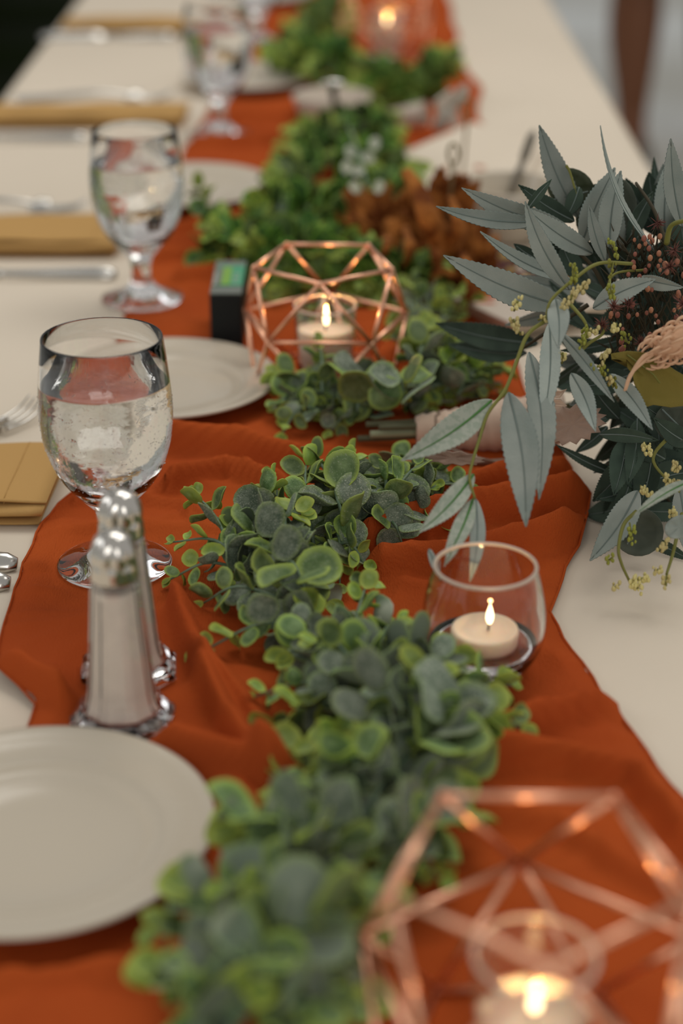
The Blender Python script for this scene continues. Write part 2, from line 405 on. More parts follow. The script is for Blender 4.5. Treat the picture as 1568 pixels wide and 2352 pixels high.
# ------------------------------------------------------------------ plates
def plate(px, py, label, h=.0015):
    c = G(px, py); c.z = T + h
    r = root('bread_plate', c, label, 'plate', 'round white plates down the left of the runner')
    p = [(.0, .0), (.050, .0), (.052, .0015), (.062, .004), (.085, .0125), (.0872, .0138), (.0870, .0152), (.0850, .0155), (.078, .0132),
         (.0640, .0088), (.0632, .0092), (.0620, .0082), (.0535, .0048), (.0525, .0052), (.0510, .0042), (.030, .0036), (.0, .0035)]
    build(MB().lathe([(a, b) for a, b in p], 96, c, caps=False), 'plate_body', M['ceramic'], r)
    return r
plate(79, 1955, 'white plate nearest the camera, cut by the left edge of the picture')
plate(380, 908, 'white plate behind the nearest water goblet, beside the black box')
plate(438, 455, 'white plate behind the second goblet, half hidden by garland leaves')
plate(568, 199, 'blurred white plate behind the third goblet')
plate(594, 5, 'farthest white plate, cut by the top edge of the picture')

# ------------------------------------------------------------------ goblets
def goblet_meshes():
    outer = [(.0, .0), (.0345, .0), (.0358, .0012), (.0355, .0026), (.030, .0046), (.020, .0080), (.0125, .0130), (.0092, .019), (.0082, .026), (.0088, .033), (.0112, .040),
             (.0150, .0445), (.0215, .0515), (.0290, .061), (.0350, .073), (.0388, .086), (.0404, .100), (.0406, .110), (.0398, .122), (.0382, .137), (.0364, .1512)]
    outer = [(a * 1, b) for a, b in outer]
    lip = [(.0362, .1520), (.0355, .1522), (.0350, .1514)]
    inner = [(.0368, .137), (.0384, .122), (.0391, .110), (.0389, .100), (.0373, .086), (.0335, .0735), (.0275, .0625), (.0190, .0545), (.010, .0505), (.0, .0495)]
    def dense(P, n=3):
        q = catmull([(a, b, 0) for a, b in P], n); return [(max(0, v.x), v.y) for v in q]
    g = MB().lathe([(.0, 0)] + dense(outer[1:]) + lip + dense(inner), 72, caps=False)
    win = [(.0, .0497), (.010, .0507), (.0190, .0547), (.0275, .0627), (.0336, .0735), (.0374, .086), (.0390, .100), (.0392, .110), (.03855, .121), (.0381, .1245)]
    wa = MB().lathe(dense(win) + [(.0368, .1241), (.030, .1240), (.0, .1240)], 72, caps=False)
    return g.mesh('goblet_bowl', M['glass']), wa.mesh('goblet_water', M['bubbly'])
gm, wm = goblet_meshes()
def ice_mesh(seed):
    r = random.Random(seed); mb = MB().box((0, 0, 0), (.022, .020, .018)); mb.v = [tuple(c + r.uniform(-.003, .003) for c in v) for v in mb.v]
    return mb.mesh('ice', M['water'])
def goblet(px, py, label):
    c = G(px, py); c.z = T + .0012
    r = root('water_goblet', c, label, 'goblet', 'stemmed water goblets beside the plates')
    put('goblet_glass', gm, r, c); put('water', wm, r, c)
    return r
gobs = [goblet(264, 1302, 'nearest stemmed water goblet, three quarters full, behind the shakers'),
        goblet(327, 690, 'second stemmed water goblet, between two folded tan napkins'),
        goblet(504, 312, 'third stemmed water goblet, blurred, in front of a white plate'),
        goblet(590, 100, 'farthest stemmed water goblet at the top edge of the picture')]
# condensation: wet film of droplets on the two nearest goblets
for gi, g in enumerate(gobs[:2]):
    rr = random.Random(7 + gi); mb = MB(); c = WL[g.name]
    prof = [(.0291, .061), (.0351, .073), (.0389, .086), (.0405, .100), (.0407, .110), (.0400, .120)]
    for k in range(1100):
        z = rr.uniform(.061, .119); a = rr.uniform(0, 2 * pi)
        rad = np.interp(z, [b for _, b in prof], [q for q, _ in prof])
        sz = rr.uniform(.00014, .00042) * (1.8 if rr.random() < .04 else 1)
        mb.ball((c.x + rad * cos(a), c.y + rad * sin(a), c.z + z), sz, 5, 3, (1, 1, rr.uniform(1, 1.8)))
    tag(build(mb, 'condensation', M['water'], g), kind='stuff')

# ------------------------------------------------------------------ shakers
def shaker(px, py, rot, label):
    c = G(px, py); c.z = T + .0012
    r = root('salt_shaker', c, label, 'shaker', 'two tall glass shakers')
    def octa(prof, shr=0, rev=False, mb=None):
        mb = mb or MB(); v = []; n = 16
        for a, z in prof:
            for k in range(n):
                ang = 2 * pi * k / n + pi / 8 + rot
                # eight flat faces with small chamfers between
                q = (k % 2 == 0); an = 2 * pi * (k // 2) / 8 + rot + (.14 if not q else -.14) + pi / 8
                fl = 1 + .10 * max(0, (a - .020) / .007) * (1 if q else .0)
                rr_ = (a - shr) * fl; v.append((c.x + rr_ * cos(an), c.y + rr_ * sin(an), c.z + z))
        m = len(prof); f = []
        for i in range(m - 1):
            for k in range(n):
                k2 = (k + 1) % n; f.append((i * n + k, i * n + k2, (i + 1) * n + k2, (i + 1) * n + k))
        f.append(tuple(range(n - 1, -1, -1))); f.append(tuple((m - 1) * n + k for k in range(n)))
        if rev: f = [tuple(reversed(q)) for q in f]
        return mb.add(v, f)
    body = [(.0245, .0), (.0262, .002), (.0262, .0065), (.0235, .0095), (.0200, .0150), (.0182, .022), (.0165, .040), (.0148, .060), (.0133, .080), (.0128, .0855), (.0122, .0875), (.0095, .0885), (.0088, .092)]
    cav = [(.0182, .0073), (.0202, .0098), (.0178, .0154), (.0164, .022), (.0148, .040), (.0132, .060), (.0119, .0780), (.0112, .0850), (.0086, .0880)]
    build(octa(cav, 0, True, octa(body)), 'glass_body', M['glass'], r, smooth=False, bev=.0006)
    salt = [(.0180, .0075), (.0200, .0100), (.0176, .0155), (.0162, .022), (.0146, .040), (.0130, .060), (.0117, .0780), (.0114, .0815)]
    build(octa(salt), 'salt_fill', M['salt'], r, smooth=False, bev=.0012)
    # chrome cap: threaded collar and lobed dome
    cap = MB(); v = []; f = []; n = 64
    prof = [(.0098, .0865), (.0122, .0868), (.0128, .0885), (.0122, .0898), (.0126, .0912), (.0120, .0926), (.0124, .0940), (.0116, .0956), (.0117, .0985), (.0117, .1015), (.0110, .1055), (.0093, .1095), (.0065, .1122), (.003, .1134), (.0003, .1137)]
    for a, z in prof:
        lob = max(0, min(1, (z - .0955) / .004)) * max(0, min(1, (.1125 - z) / .005))
        for k in range(n):
            an = 2 * pi * k / n; rr_ = a * (1 + .07 * lob * 2.2 * abs(sin(an * 4)) - .09 * lob)
            v.append((c.x + rr_ * cos(an), c.y + rr_ * sin(an), c.z + z))
    for i in range(len(prof) - 1):
        for k in range(n):
            k2 = (k + 1) % n; f.append((i * n + k, i * n + k2, (i + 1) * n + k2, (i + 1) * n + k))
    f.append(tuple((len(prof) - 1) * n + k for k in range(n)))
    cp = build(cap.add(v, f), 'chrome_cap', M['chrome'], r)
    holes = MB()
    for k in range(5):
        an = 2 * pi * k / 5 + .3; holes.ball((c.x + .0052 * cos(an), c.y + .0052 * sin(an), c.z + .1126), .0008, 6, 4)
    build(holes, 'pour_holes', M['dark'], cp)
    return r
shaker(283, 1662, radians(0), 'front faceted glass shaker of white salt with a chrome cap')
shaker(297, 1552, radians(12), 'rear faceted glass shaker, half hidden behind the front shaker')

# ------------------------------------------------------------------ napkins
def napkin(x0, x1, pyb, pyf, label, seed, thick=.016):
    yb = G(700, pyb, thick).y; yf = G(700, pyf, 0).y
    c = Vector(((x0 + x1) / 2, (yb + yf) / 2, T + .001))
    r = random.Random(seed); t_ = .0011; dpt = (yb - yf)
    pth = [(-.46, .0012), (0, .0012), (.44, .0015), (.495, .0035), (.44, .0058), (.1, .0055), (-.40, .0062), (-.49, .0090), (-.475, .0125), (-.40, .0140), (-.2, .0135), (.15, .0140), (.42, .0150), (.47, .0170), (.38, .0182), (0, .0170), (-.30, .0172), (-.44, .0158)]
    pth = catmull([(a * dpt, b * thick / .0185, 0) for a, b in pth], 5)
    pts = [(p.x, p.y) for p in pth]; m = len(pts); nx = 26; v = []
    for i in range(nx + 1):
        u_ = i / nx; x = x0 + (x1 - x0) * u_
        for j, (a, b) in enumerate(pts):
            wv = .0010 * sin(u_ * 7 + seed + j * .1) + .0006 * sin(u_ * 19 + j * .05)
            sk = (b / thick) * .006 * sin(seed) + (.010 * (b / thick - .5) if u_ > .9 else 0) * (u_ - .9) * 6
            v.append((x + sk * (1 if u_ > .5 else -1) * .6 + .004 * (a / dpt) * (1 if u_ > .5 else 0) * u_, c.y + a + .002 * sin(u_ * 4 + seed), T + .001 + max(b + wv * (b / thick), .0006)))
    f = [(i * m + j, i * m + j + 1, (i + 1) * m + j + 1, (i + 1) * m + j) for i in range(nx) for j in range(m - 1)]
    o = build(MB().add(v, f), 'folded_napkin', M['napkin'], None, c)
    sd = o.modifiers.new('thickness', 'SOLIDIFY'); sd.thickness = t_; sd.offset = 1
    hemm = MB()
    for u_ in (.90,):
        i = int(u_ * nx)
        hemm.tube([(v[i * m + j][0], v[i * m + j][1], v[i * m + j][2] + .0012) for j in range(int(m * .52), m - 1, 2)], .0004, 4)
    build(hemm, 'hem_stitch', M['napkin'], o)
    return tag(o, label, 'napkin', 'folded tan napkins along the left side')
napkin(-.43, -.196, 1016, 1212, 'folded tan napkin left of the nearest goblet, layers fanned at its end', 1, .018)
napkin(-.44, -.214, 492, 592, 'folded tan napkin behind and left of the second goblet\'s bowl', 2)
napkin(-.43, -.192, 236, 296, 'blurred folded tan napkin directly behind the second goblet\'s rim', 3)
napkin(-.425, -.18, 38, 82, 'farthest folded tan napkin by the dark chairs', 4)

# ------------------------------------------------------------------ cutlery
def fork(tip, y_off, length, label, ang=0.0, z=.0):
    "fork lying across the table, tines towards +x; tip = (px, py)"
    c = G(*tip, .012); r = root('dinner_fork', (c.x - length * .5, c.y, T), label, 'fork')
    R = Matrix.Rotation(ang, 3, 'Z')
    def W(x, y, zz_): q = R @ Vector((x - 0, y, 0)); return Vector((c.x + q.x, c.y + q.y, T + z + zz_))
    mb = MB(); pts = [W(-length, 0, .003), (W(-length * .8, 0, .006)), W(-length * .5, 0, .012), W(-length * .33, 0, .010), W(-length * .27, 0, .006)]
    mb.tube(catmull(pts, 5), list(np.interp(np.linspace(0, 1, 21), [0, .3, .6, .85, 1], [.007, .005, .0028, .003, .008])), 8, .35)
    build(mb, 'handle', M['steel'], r)
    hd = MB(); hd.tube(catmull([W(-length * .30, 0, .007), W(-length * .26, 0, .004), W(-length * .20, 0, .003)], 4), [.004, .006, .009, .011, .0115, .0118, .0118, .0118, .0115], 10, .22)
    build(hd, 'neck', M['steel'], r)
    for k in range(4):
        yy = (-1.5 + k) * .0066; tb = MB()
        tb.tube(catmull([W(-length * .22, yy, .0035), W(-length * .13, yy, .0035), W(-length * .05, yy * .95, .007), W(0, yy * .9, .013)], 5), list(np.linspace(.0019, .0008, 16)), 6, .8)
        build(tb, 'tine', M['steel'], r)
    return r
fork((88, 915), 0, .2, 'fork resting behind the nearest napkin, its dark tines pointing right', .95)
fork((200, 462), 0, .2, 'fork lying behind the second napkin, beside the second goblet', -.05)
fork((395, 212), 0, .2, 'blurred fork lying behind the third napkin', .05)
def knife(x1p, yp, length, label, spoon=False, h=.004, name=None):
    c = G(x1p, yp, .003); r = root(name or ('dinner_spoon' if spoon else 'table_knife'), (c.x - length / 2, c.y, T), label, 'spoon' if spoon else 'knife')
    hb = MB(); n = 16
    rad = np.interp(np.linspace(0, 1, n), [0, .08, .5, 1], [.004, .0078, .0055, .0032])
    hb.tube([(c.x - length * .5 * i / (n - 1), c.y + .001 * sin(i * .4), T + h + .001 * i / n) for i in range(n)], list(rad), 10, .5)
    build(hb, 'handle', M['steel'], r)
    b = MB()
    if spoon:
        b.ball((c.x - length * .78, c.y, T + .006), .022, 16, 8, (1.5, .95, .22)); b.tube([(c.x - length * .48, c.y, T + h), (c.x - length * .63, c.y, T + .006)], [.0035, .005], 8, .6)
        build(b, 'bowl', M['steel'], r)
    else:
        b.tube([(c.x - length * .49, c.y, T + h), (c.x - length * .6, c.y, T + h), (c.x - length * .9, c.y, T + h), (c.x - length, c.y - .004, T + h)], [.005, .009, .0095, .003], 8, .14)
        build(b, 'blade', M['steel'], r)
    return r
knife(40, 1298, .2, 'spoon handle tip between the nearest napkin and the runner', spoon=True)
knife(24, 1342, .22, 'knife handle tip below the nearest spoon, at the left edge')
knife(268, 632, .22, 'knife lying in front of the second napkin, beside the second goblet\'s stem')
knife(200, 318, .22, 'blurred knife in front of the third napkin')
knife(400, 84, .20, 'farthest knife, in front of the farthest napkin')

# ------------------------------------------------------------------ candles and lanterns
def flame_parts(r, c, zt, s=1.0, power=.06):
    "wick, flame and the light it gives; zt = height of the wax surface"
    wk = MB().tube([(c.x, c.y, zt - .001), (c.x + .0004, c.y, zt + .003 * s), (c.x + .0012, c.y, zt + .006 * s)], .0006, 6)
    build(wk, 'wick', M['wick'], r)
    fl = [(.0002, .0), (.0013, .0012), (.0021, .0035), (.0023, .0055), (.0019, .0085), (.0010, .0115), (.0002, .0145)]
    o = build(MB().lathe([(a * s, b * s) for a, b in fl], 16, (c.x + .0008, c.y, zt + .0040 * s)), 'flame', M['flame'], r)
    l = bpy.data.lights.new('flame_light', 'POINT'); l.energy = power; l.color = (1, .55, .22); l.shadow_soft_size = .0012
    lo = bpy.data.objects.new('flame_light', l); COL.objects.link(lo); lo.parent = r
    lo.location = Vector((c.x + .0008, c.y, zt + .0204 * s)) - WL[r.name]
def votive(c, label_g, label_c, power=.14, low=0.0):
    g = root('votive_glass', c, label_g, 'candle glass', 'straight glass candle cups in the lanterns')
    po = [(.0, .0), (.0205, .0), (.0218, .0015), (.0228, .020), (.0243, .0585), (.0247, .0594), (.0246, .0606), (.0238, .0612), (.0229, .0606), (.0226, .0590), (.0212, .020), (.0203, .0060), (.0190, .0050), (.0, .0050)]
    build(MB().lathe(po, 64, c, caps=False), 'cup', M['glass'], g)
    lp = [(.0240 + .0010 * cos(a), .0606 + .0009 * sin(a)) for a in [2 * pi * k / 10 for k in range(11)]]
    build(MB().lathe(lp, 64, c, caps=False), 'rolled_rim', M['lip_glass'], g)
    k = root('votive_candle', c + Vector((0, 0, .0052)), label_c, 'candle', 'lit cream candles in straight glass cups')
    pc = [(.0, .0), (.0194, .0), (.0200, .002), (.0206, .015), (.0214 - low * .05, .0365 - low), (.0210 - low * .05, .0378 - low), (.0190, .0368 - low), (.012, .0364 - low), (.0, .0364 - low)]
    build(MB().lathe(pc, 48, WL[k.name], caps=False), 'wax', M['wax'], k)
    flame_parts(k, c, c.z + .0416 - low, 1.0, power)
def lantern(px, py, rot, scl, label, lg, lc, power=.16, low=0.0):
    c = G(px, py); c.z = T + .0016
    r = root('wire_lantern', c, label, 'lantern', 'copper wire candle lanterns')
    def ring(R, h, o): return [c + Vector((R * scl * cos(a), R * scl * sin(a), h * scl)) for a in [radians(-90 + rot + o + 72 * k) for k in range(5)]]
    A = ring(.0555, .095, 0); B = ring(.0672, .048, 36); C_ = ring(.0560, .0015, 0)
    E = []
    for k in range(5):
        k2 = (k + 1) % 5; E += [(A[k], A[k2]), (B[k], B[k2]), (C_[k], C_[k2]), (A[k], B[k]), (A[k2], B[k]), (C_[k], B[k]), (C_[k2], B[k])]
    for p, q in E:
        build(MB().tube([p, q], .00165, 8), 'strut', M['copper'], r, (p + q) / 2)
    jb = [build(MB().ball(p, .0021, 10, 6), 'joint', M['copper'], r, p) for p in A + B + C_]
    votive(c + Vector((.0008, -.002, 0)), lg, lc, power, low)
    return r
lantern(745, 870, -3, 1.0, 'copper wire geometric lantern beside the black box, in the middle distance',
        'straight glass candle cup inside the middle copper lantern', 'lit cream candle inside the middle copper lantern')
lantern(1208, 2470, -1, 1.06, 'copper wire geometric lantern nearest the camera, bottom right corner',
        'straight glass candle cup inside the nearest copper lantern', 'lit cream candle inside the nearest copper lantern', .12, .009)
lantern(885, 128, 6, 1.05, 'blurred copper wire lantern farthest away, above the far garland',
        'straight glass candle cup inside the farthest copper lantern', 'lit cream candle inside the farthest copper lantern', .16)
# round bowl with a floating tealight
c = G(1106, 1538); c.z = T + .0014
g = root('candle_bowl', c, 'round clear glass candle bowl holding a floating tealight', 'glass bowl')
po = [(.0, .0), (.018, .0), (.0225, .0015), (.0285, .0075), (.0330, .0175), (.0345, .0285), (.0338, .0400), (.0315, .0520), (.0290, .0615), (.0285, .0640), (.0279, .0650), (.0272, .0640),
      (.0276, .0612), (.0300, .0520), (.0322, .0400), (.0328, .0285), (.0313, .0180), (.0268, .0095), (.0205, .0058), (.0, .0052)]
def dens(P, n=3):
    q = catmull([(a, b, 0) for a, b in P], n); return [(max(0, v.x), v.y) for v in q]
build(MB().lathe(dens(po), 96, c, caps=False), 'bowl_glass', M['glass'], g)
lp = [(.0280 + .0011 * cos(a), .0644 + .0011 * sin(a)) for a in [2 * pi * k / 10 for k in range(11)]]
build(MB().lathe(lp, 96, c, caps=False), 'rolled_rim', M['lip_glass'], g)
pw = [(.0, .0054), (.0206, .0060), (.0269, .0097), (.0312, .0170), (.0306, .0168), (.0, .0168)]
build(MB().lathe(pw, 64, c, caps=False), 'water', M['water'], g)
k = root('floating_tealight', c + Vector((.0008, .0, .0128)), 'small lit tealight floating in the round glass bowl', 'candle')
kc = WL[k.name]
pc = [(.0, .0), (.0165, .0), (.0180, .0012), (.0189, .0050), (.0192, .0112), (.0186, .0126), (.0172, .0130), (.0160, .0120), (.010, .0112), (.0, .0110)]
build(MB().lathe(pc, 64, kc, caps=False), 'wax', M['wax'], k)
flame_parts(k, kc + Vector((.0018, 0, 0)), kc.z + .0112, .92, .06)

# ------------------------------------------------------------------ black box
pa = G(487, 818); pb = G(556, 820); ang = .0
c = Vector(((pa.x + pb.x) / 2, pa.y + .046, T + .0015))
r = root('battery_box', c, 'small black box with a green and grey label on top, beside the middle lantern', 'box')
build(MB().box(c + Vector((0, 0, .0255)), (.0265, .090, .051)), 'box_body', M['black'], r, smooth=False, bev=.0018)
build(MB().box(c + Vector((0, -.0, .0513)), (.0255, .088, .0008)), 'grey_label', M['grey_lbl'], r, smooth=False)
l1 = build(MB().box(c + Vector((.0008, .002, .0520)), (.0235, .054, .0006)), 'green_label', M['green_lbl'], r, smooth=False)
build(MB().box(c + Vector((-.0016, .0, .0525)), (.0075, .047, .0005)), 'lime_panel', M['lime_lbl'], l1, smooth=False)
build(MB().box(c + Vector((-.0078, .0, .0525)), (.0048, .049, .0005)), 'grey_panel', M['grey_lbl'], l1, smooth=False)
build(MB().box(c + Vector((-.0107, -.008, .0527)), (.0015, .034, .0005)), 'pale_stripe', M['pale_lbl'], l1, smooth=False)
mk = MB()
for q in range(3): mk.box(c + Vector((.0065, -.016 + q * .010, .0525)), (.0050, .0028, .0005))
build(mk, 'label_marks', M['pale_lbl'], l1, smooth=False)
#PART2
# ------------------------------------------------------------------ eucalyptus garlands
def disc_leaf(name, m, elong=1.0, cup=.16, fold=.10, notch=.0):
    "round leaf of length 1 growing along +y from the origin, facing +z"
    mb = MB(); n = 16; rings = (0, .35, .65, .86, .96, 1.0); rim = []
    for ri, q in enumerate(rings):
        if q == 0: mb.v.append((0, .5, -cup * .25)); rim.append(0); continue
        for k in range(n):
            a = 2 * pi * k / n - pi / 2
            x = .5 / elong * q * cos(a); y = .5 + .5 * q * sin(a)
            if y < .12: x *= .55 + .45 * y / .12
            z = cup * (q * q - 1) * .25 + fold * abs(x) * .5 + .03 * sin(3 * a) * q * q + (-.10 * max(0, y - .6) ** 2 * 4) * cup * 3
            mb.v.append((x, y, z)); rim.append(q)
    for k in range(n): mb.f.append((0, 1 + k, 1 + (k + 1) % n))
    for r_ in range(len(rings) - 2):
        for k in range(n):
            a = 1 + r_ * n + k; b = 1 + r_ * n + (k + 1) % n; mb.f.append((a, a + n, b + n, b))
    nn = len(mb.v); base = list(mb.v); bf = list(mb.f)      # underside, so that a leaf has a real thickness
    mb.v += [(x, y, z - .045 * (1 - .4 * rr)) for (x, y, z), rr in zip(base, rim)]; mb.f += [tuple(i + nn for i in reversed(f)) for f in bf]
    o = 1 + (len(rings) - 2) * n
    for k in range(n):
        a = o + k; b = o + (k + 1) % n; mb.f.append((a, a + nn, b + nn, b))
    mb.rim = rim + [.0 + .9 * r for r in rim]
    return mb.mesh(name, m)
LEAF = {'old': [disc_leaf('leaf_old', M['leaf_old'], 1.0, .5), disc_leaf('leaf_old', M['leaf_old'], 1.12, -.35), disc_leaf('leaf_old', M['leaf_old'], 1.05, .8, .25)],
        'mid': [disc_leaf('leaf_mid', M['leaf_mid'], 1.1, .5), disc_leaf('leaf_mid', M['leaf_mid'], 1.25, -.4, .2), disc_leaf('leaf_mid', M['leaf_mid'], 1.4, .5, .3)],
        'young': [disc_leaf('leaf_young', M['leaf_young'], 1.15, .5), disc_leaf('leaf_young', M['leaf_young'], 1.5, .5, .3)],
        'far': [disc_leaf('leaf_far', M['leaf_far'], 1.15, .5), disc_leaf('leaf_far', M['leaf_far'], 1.35, -.4, .2)]}
gr = random.Random(11)
FLOORZ = T + .0035
class Garland:
    def __init__(s, loc, label, kinds=('old', 'mid', 'young'), limit=300, group=None):
        s.r = root('eucalyptus_garland', loc, label, 'garland', group); s.n = 0; s.limit = limit; s.extra = {}; s.kinds = kinds
    def leaf(s, sp, p, direction, normal, size, kind):
        y = direction.normalized(); z = (normal - y * normal.dot(y))
        z = z.normalized() if z.length > 1e-4 else y.orthogonal().normalized(); x = y.cross(z)
        R = Matrix((x, y, z)).transposed()
        # keep the leaf above the cloth
        low = p.z + min(0, y.z * size) - abs(z.z < .3) * size * .2
        if low < FLOORZ: p = p + Vector((0, 0, FLOORZ - low))
        me = gr.choice(LEAF[kind])
        if s.n < s.limit:
            o = bpy.data.objects.new('leaf', me); COL.objects.link(o); o.parent = sp
            o.matrix_basis = Matrix.Translation(p - WL[sp.name]) @ R.to_4x4() @ Matrix.Scale(size, 4); s.n += 1
        else:
            mb = s.extra.setdefault(me.name, (MB(), me))[0]
            n = len(mb.v)
            mb.v += [tuple(p + R @ (v.co * size)) for v in me.vertices]; mb.f += [tuple(i + n for i in f.vertices) for f in me.polygons]
            mb.rim = (mb.rim or []) + [a.value for a in me.attributes['rim'].data]
    def sprig(s, b, t, n=7, big=.024, small=.010, arch=.012, young=.35, nbias=None):
        b = Vector(b); t = Vector(t); mid = (b + t) / 2 + Vector((gr.uniform(-.006, .006), gr.uniform(-.006, .006), arch))
        pts = catmull([b, mid, t], 6); ml = len(pts) - 1
        mb = MB().tube(pts, list(np.linspace(.0014, .0006, len(pts))), 5)
        sp = build(mb, 'sprig', M['stem_e'], s.r, b)
        ph = gr.uniform(0, pi)
        for i in range(n):
            u = (i + .35) / n; x = u * ml; k = min(int(x), ml - 1); p = pts[k].lerp(pts[k + 1], x - k)
            tg = (pts[k + 1] - pts[k]).normalized()
            a = tg.cross(Vector((0, 0, 1))); a = a.normalized() if a.length > .01 else Vector((1, 0, 0)); bb = tg.cross(a)
            sz = (big + (small - big) * u ** 1.1) * gr.uniform(.85, 1.15)
            ph += pi / 2 + gr.uniform(-.35, .35)
            for sgn in (1, -1):
                o = (a * cos(ph) + bb * sin(ph)) * sgn
                d = o * 1.0 + tg * gr.uniform(.35, .9) + Vector((0, 0, .15))
                nm = tg * gr.uniform(.4, 1.0) * (1 if gr.random() > .2 else -1) + Vector((0, -.25, gr.uniform(.5, 1.2))) + Vector((gr.uniform(-.3, .3), gr.uniform(-.3, .3), 0))
                if nbias: nm += nbias
                if u > 1 - young: kd = s.kinds[2] if gr.random() < .7 else s.kinds[1]
                elif u > .45: kd = s.kinds[1] if gr.random() < .6 else s.kinds[0]
                else: kd = s.kinds[0] if gr.random() < .75 else s.kinds[1]
                s.leaf(sp, p + o * .001, d, nm, sz, kd)
        for _ in range(2):
            s.leaf(sp, pts[-1], (pts[-1] - pts[-2]).normalized() + Vector((gr.uniform(-.5, .5), gr.uniform(-.5, .5), gr.uniform(0, .5))), Vector((gr.uniform(-.5, .5), -.5, 1)), small * gr.uniform(.7, 1.0), s.kinds[2])
        return sp
    def core(s, pts, name='main_stem'):
        build(MB().tube(catmull(pts, 6), .0016, 6), name, M['stem_e'], s.r)
    def finish(s):
        for k, (mb, me) in s.extra.items():
            o = build(mb, 'leaf_mass', me.materials[0], s.r); o['kind'] = 'stuff'
def fill(g, spine, count, spread, length, hmax=.035, big=.022, small=.010, n=6, young=.35, along=.5):
    "short sprigs leaving the spine to both sides; spine in photo pixels"
    P = [G(x, y) for x, y in spine]; P = catmull(P, 6); m = len(P) - 1
    for i in range(count):
        x = (i + gr.random()) / count * m; k = min(int(x), m - 1); p = P[k].lerp(P[k + 1], x - k)
        tg = (P[k + 1] - P[k]).normalized(); sd = Vector((-tg.y, tg.x, 0)) * (1 if i % 2 else -1)
        b = p + sd * gr.uniform(0, spread * .4); h = gr.uniform(.006, hmax)
        b = Vector((b.x, b.y, T + h * .8)); dr = (sd * gr.uniform(.4, 1) + tg * gr.uniform(-along, along)).normalized()
        e = b + dr * gr.uniform(.6, 1) * length; e.z = T + max(.010, h + gr.uniform(-.012, .014))
        g.sprig(b, e, n, big * gr.uniform(.8, 1.1), small, .006, young)
def manual(g, rows, n=7, big=.024, small=.010):
    for r_ in rows:
        bx, by, bh, tx, ty, th = r_[:6]; k = r_[6] if len(r_) > 6 else {}
        g.sprig(G(bx, by, bh), G(tx, ty, th), **{**dict(n=n, big=big, small=small), **k})

GG = 'eucalyptus garlands down the middle of the runner'
# garland with the sharp sprigs, from the bouquet handle to behind the shakers
g1 = Garland(G(760, 1300) + Vector((0, 0, 0)), 'dusty eucalyptus garland curving from the bouquet stems toward the shakers, in focus', group=GG)
g1.core([G(x, y, h) for x, y, h in ((1060, 1090, .012), (900, 1180, .02), (770, 1230, .02), (660, 1320, .02), (680, 1400, .022), (720, 1480, .02))])
manual(g1, [
    (560, 1330, .020, 437, 1130, .040, dict(n=6)), (640, 1330, .025, 622, 1098, .045, dict(n=7, small=.011)), (570, 1310, .022, 398, 1245, .026, dict(n=4, big=.016, young=.8)),
    (600, 1330, .015, 392, 1330, .012, dict(n=5, big=.018)), (660, 1380, .02, 468, 1385, .012, dict(n=4, big=.026, young=.1)), (700, 1450, .02, 455, 1502, .008, dict(n=6, big=.022)),
    (690, 1330, .03, 560, 1230, .036, dict(n=5, big=.027, small=.020, young=0)), (720, 1250, .022, 706, 1045, .034, dict(n=7, big=.021, small=.014)),
    (800, 1230, .028, 778, 1120, .044, dict(n=4, big=.028, small=.022, young=0)), (790, 1200, .02, 806, 1045, .036, dict(n=6, big=.018, young=.6)),
    (880, 1200, .02, 872, 1075, .036, dict(n=5, big=.023)), (860, 1200, .026, 985, 1060, .036, dict(n=6, big=.022)), (760, 1260, .02, 845, 1310, .012, dict(n=5, big=.019)),
    (760, 1230, .02, 780, 1340, .012, dict(n=5, big=.020)), (900, 1180, .02, 1010, 1200, .014, dict(n=5, big=.024, young=.1)), (880, 1200, .018, 930, 1270, .010, dict(n=4, big=.022, young=.1)),
    (660, 1290, .030, 690, 1180, .046, dict(n=5, big=.020, small=.012)), (640, 1320, .034, 700, 1350, .040, dict(n=4, big=.026, small=.022, young=0)),
    (940, 1160, .02, 1070, 1130, .016, dict(n=5, big=.022, young=.1))])
fill(g1, [(980, 1130), (860, 1180), (740, 1230), (620, 1310), (670, 1420)], 16, .02, .034, .026, .023, .012, 4, .15)
g1.finish()
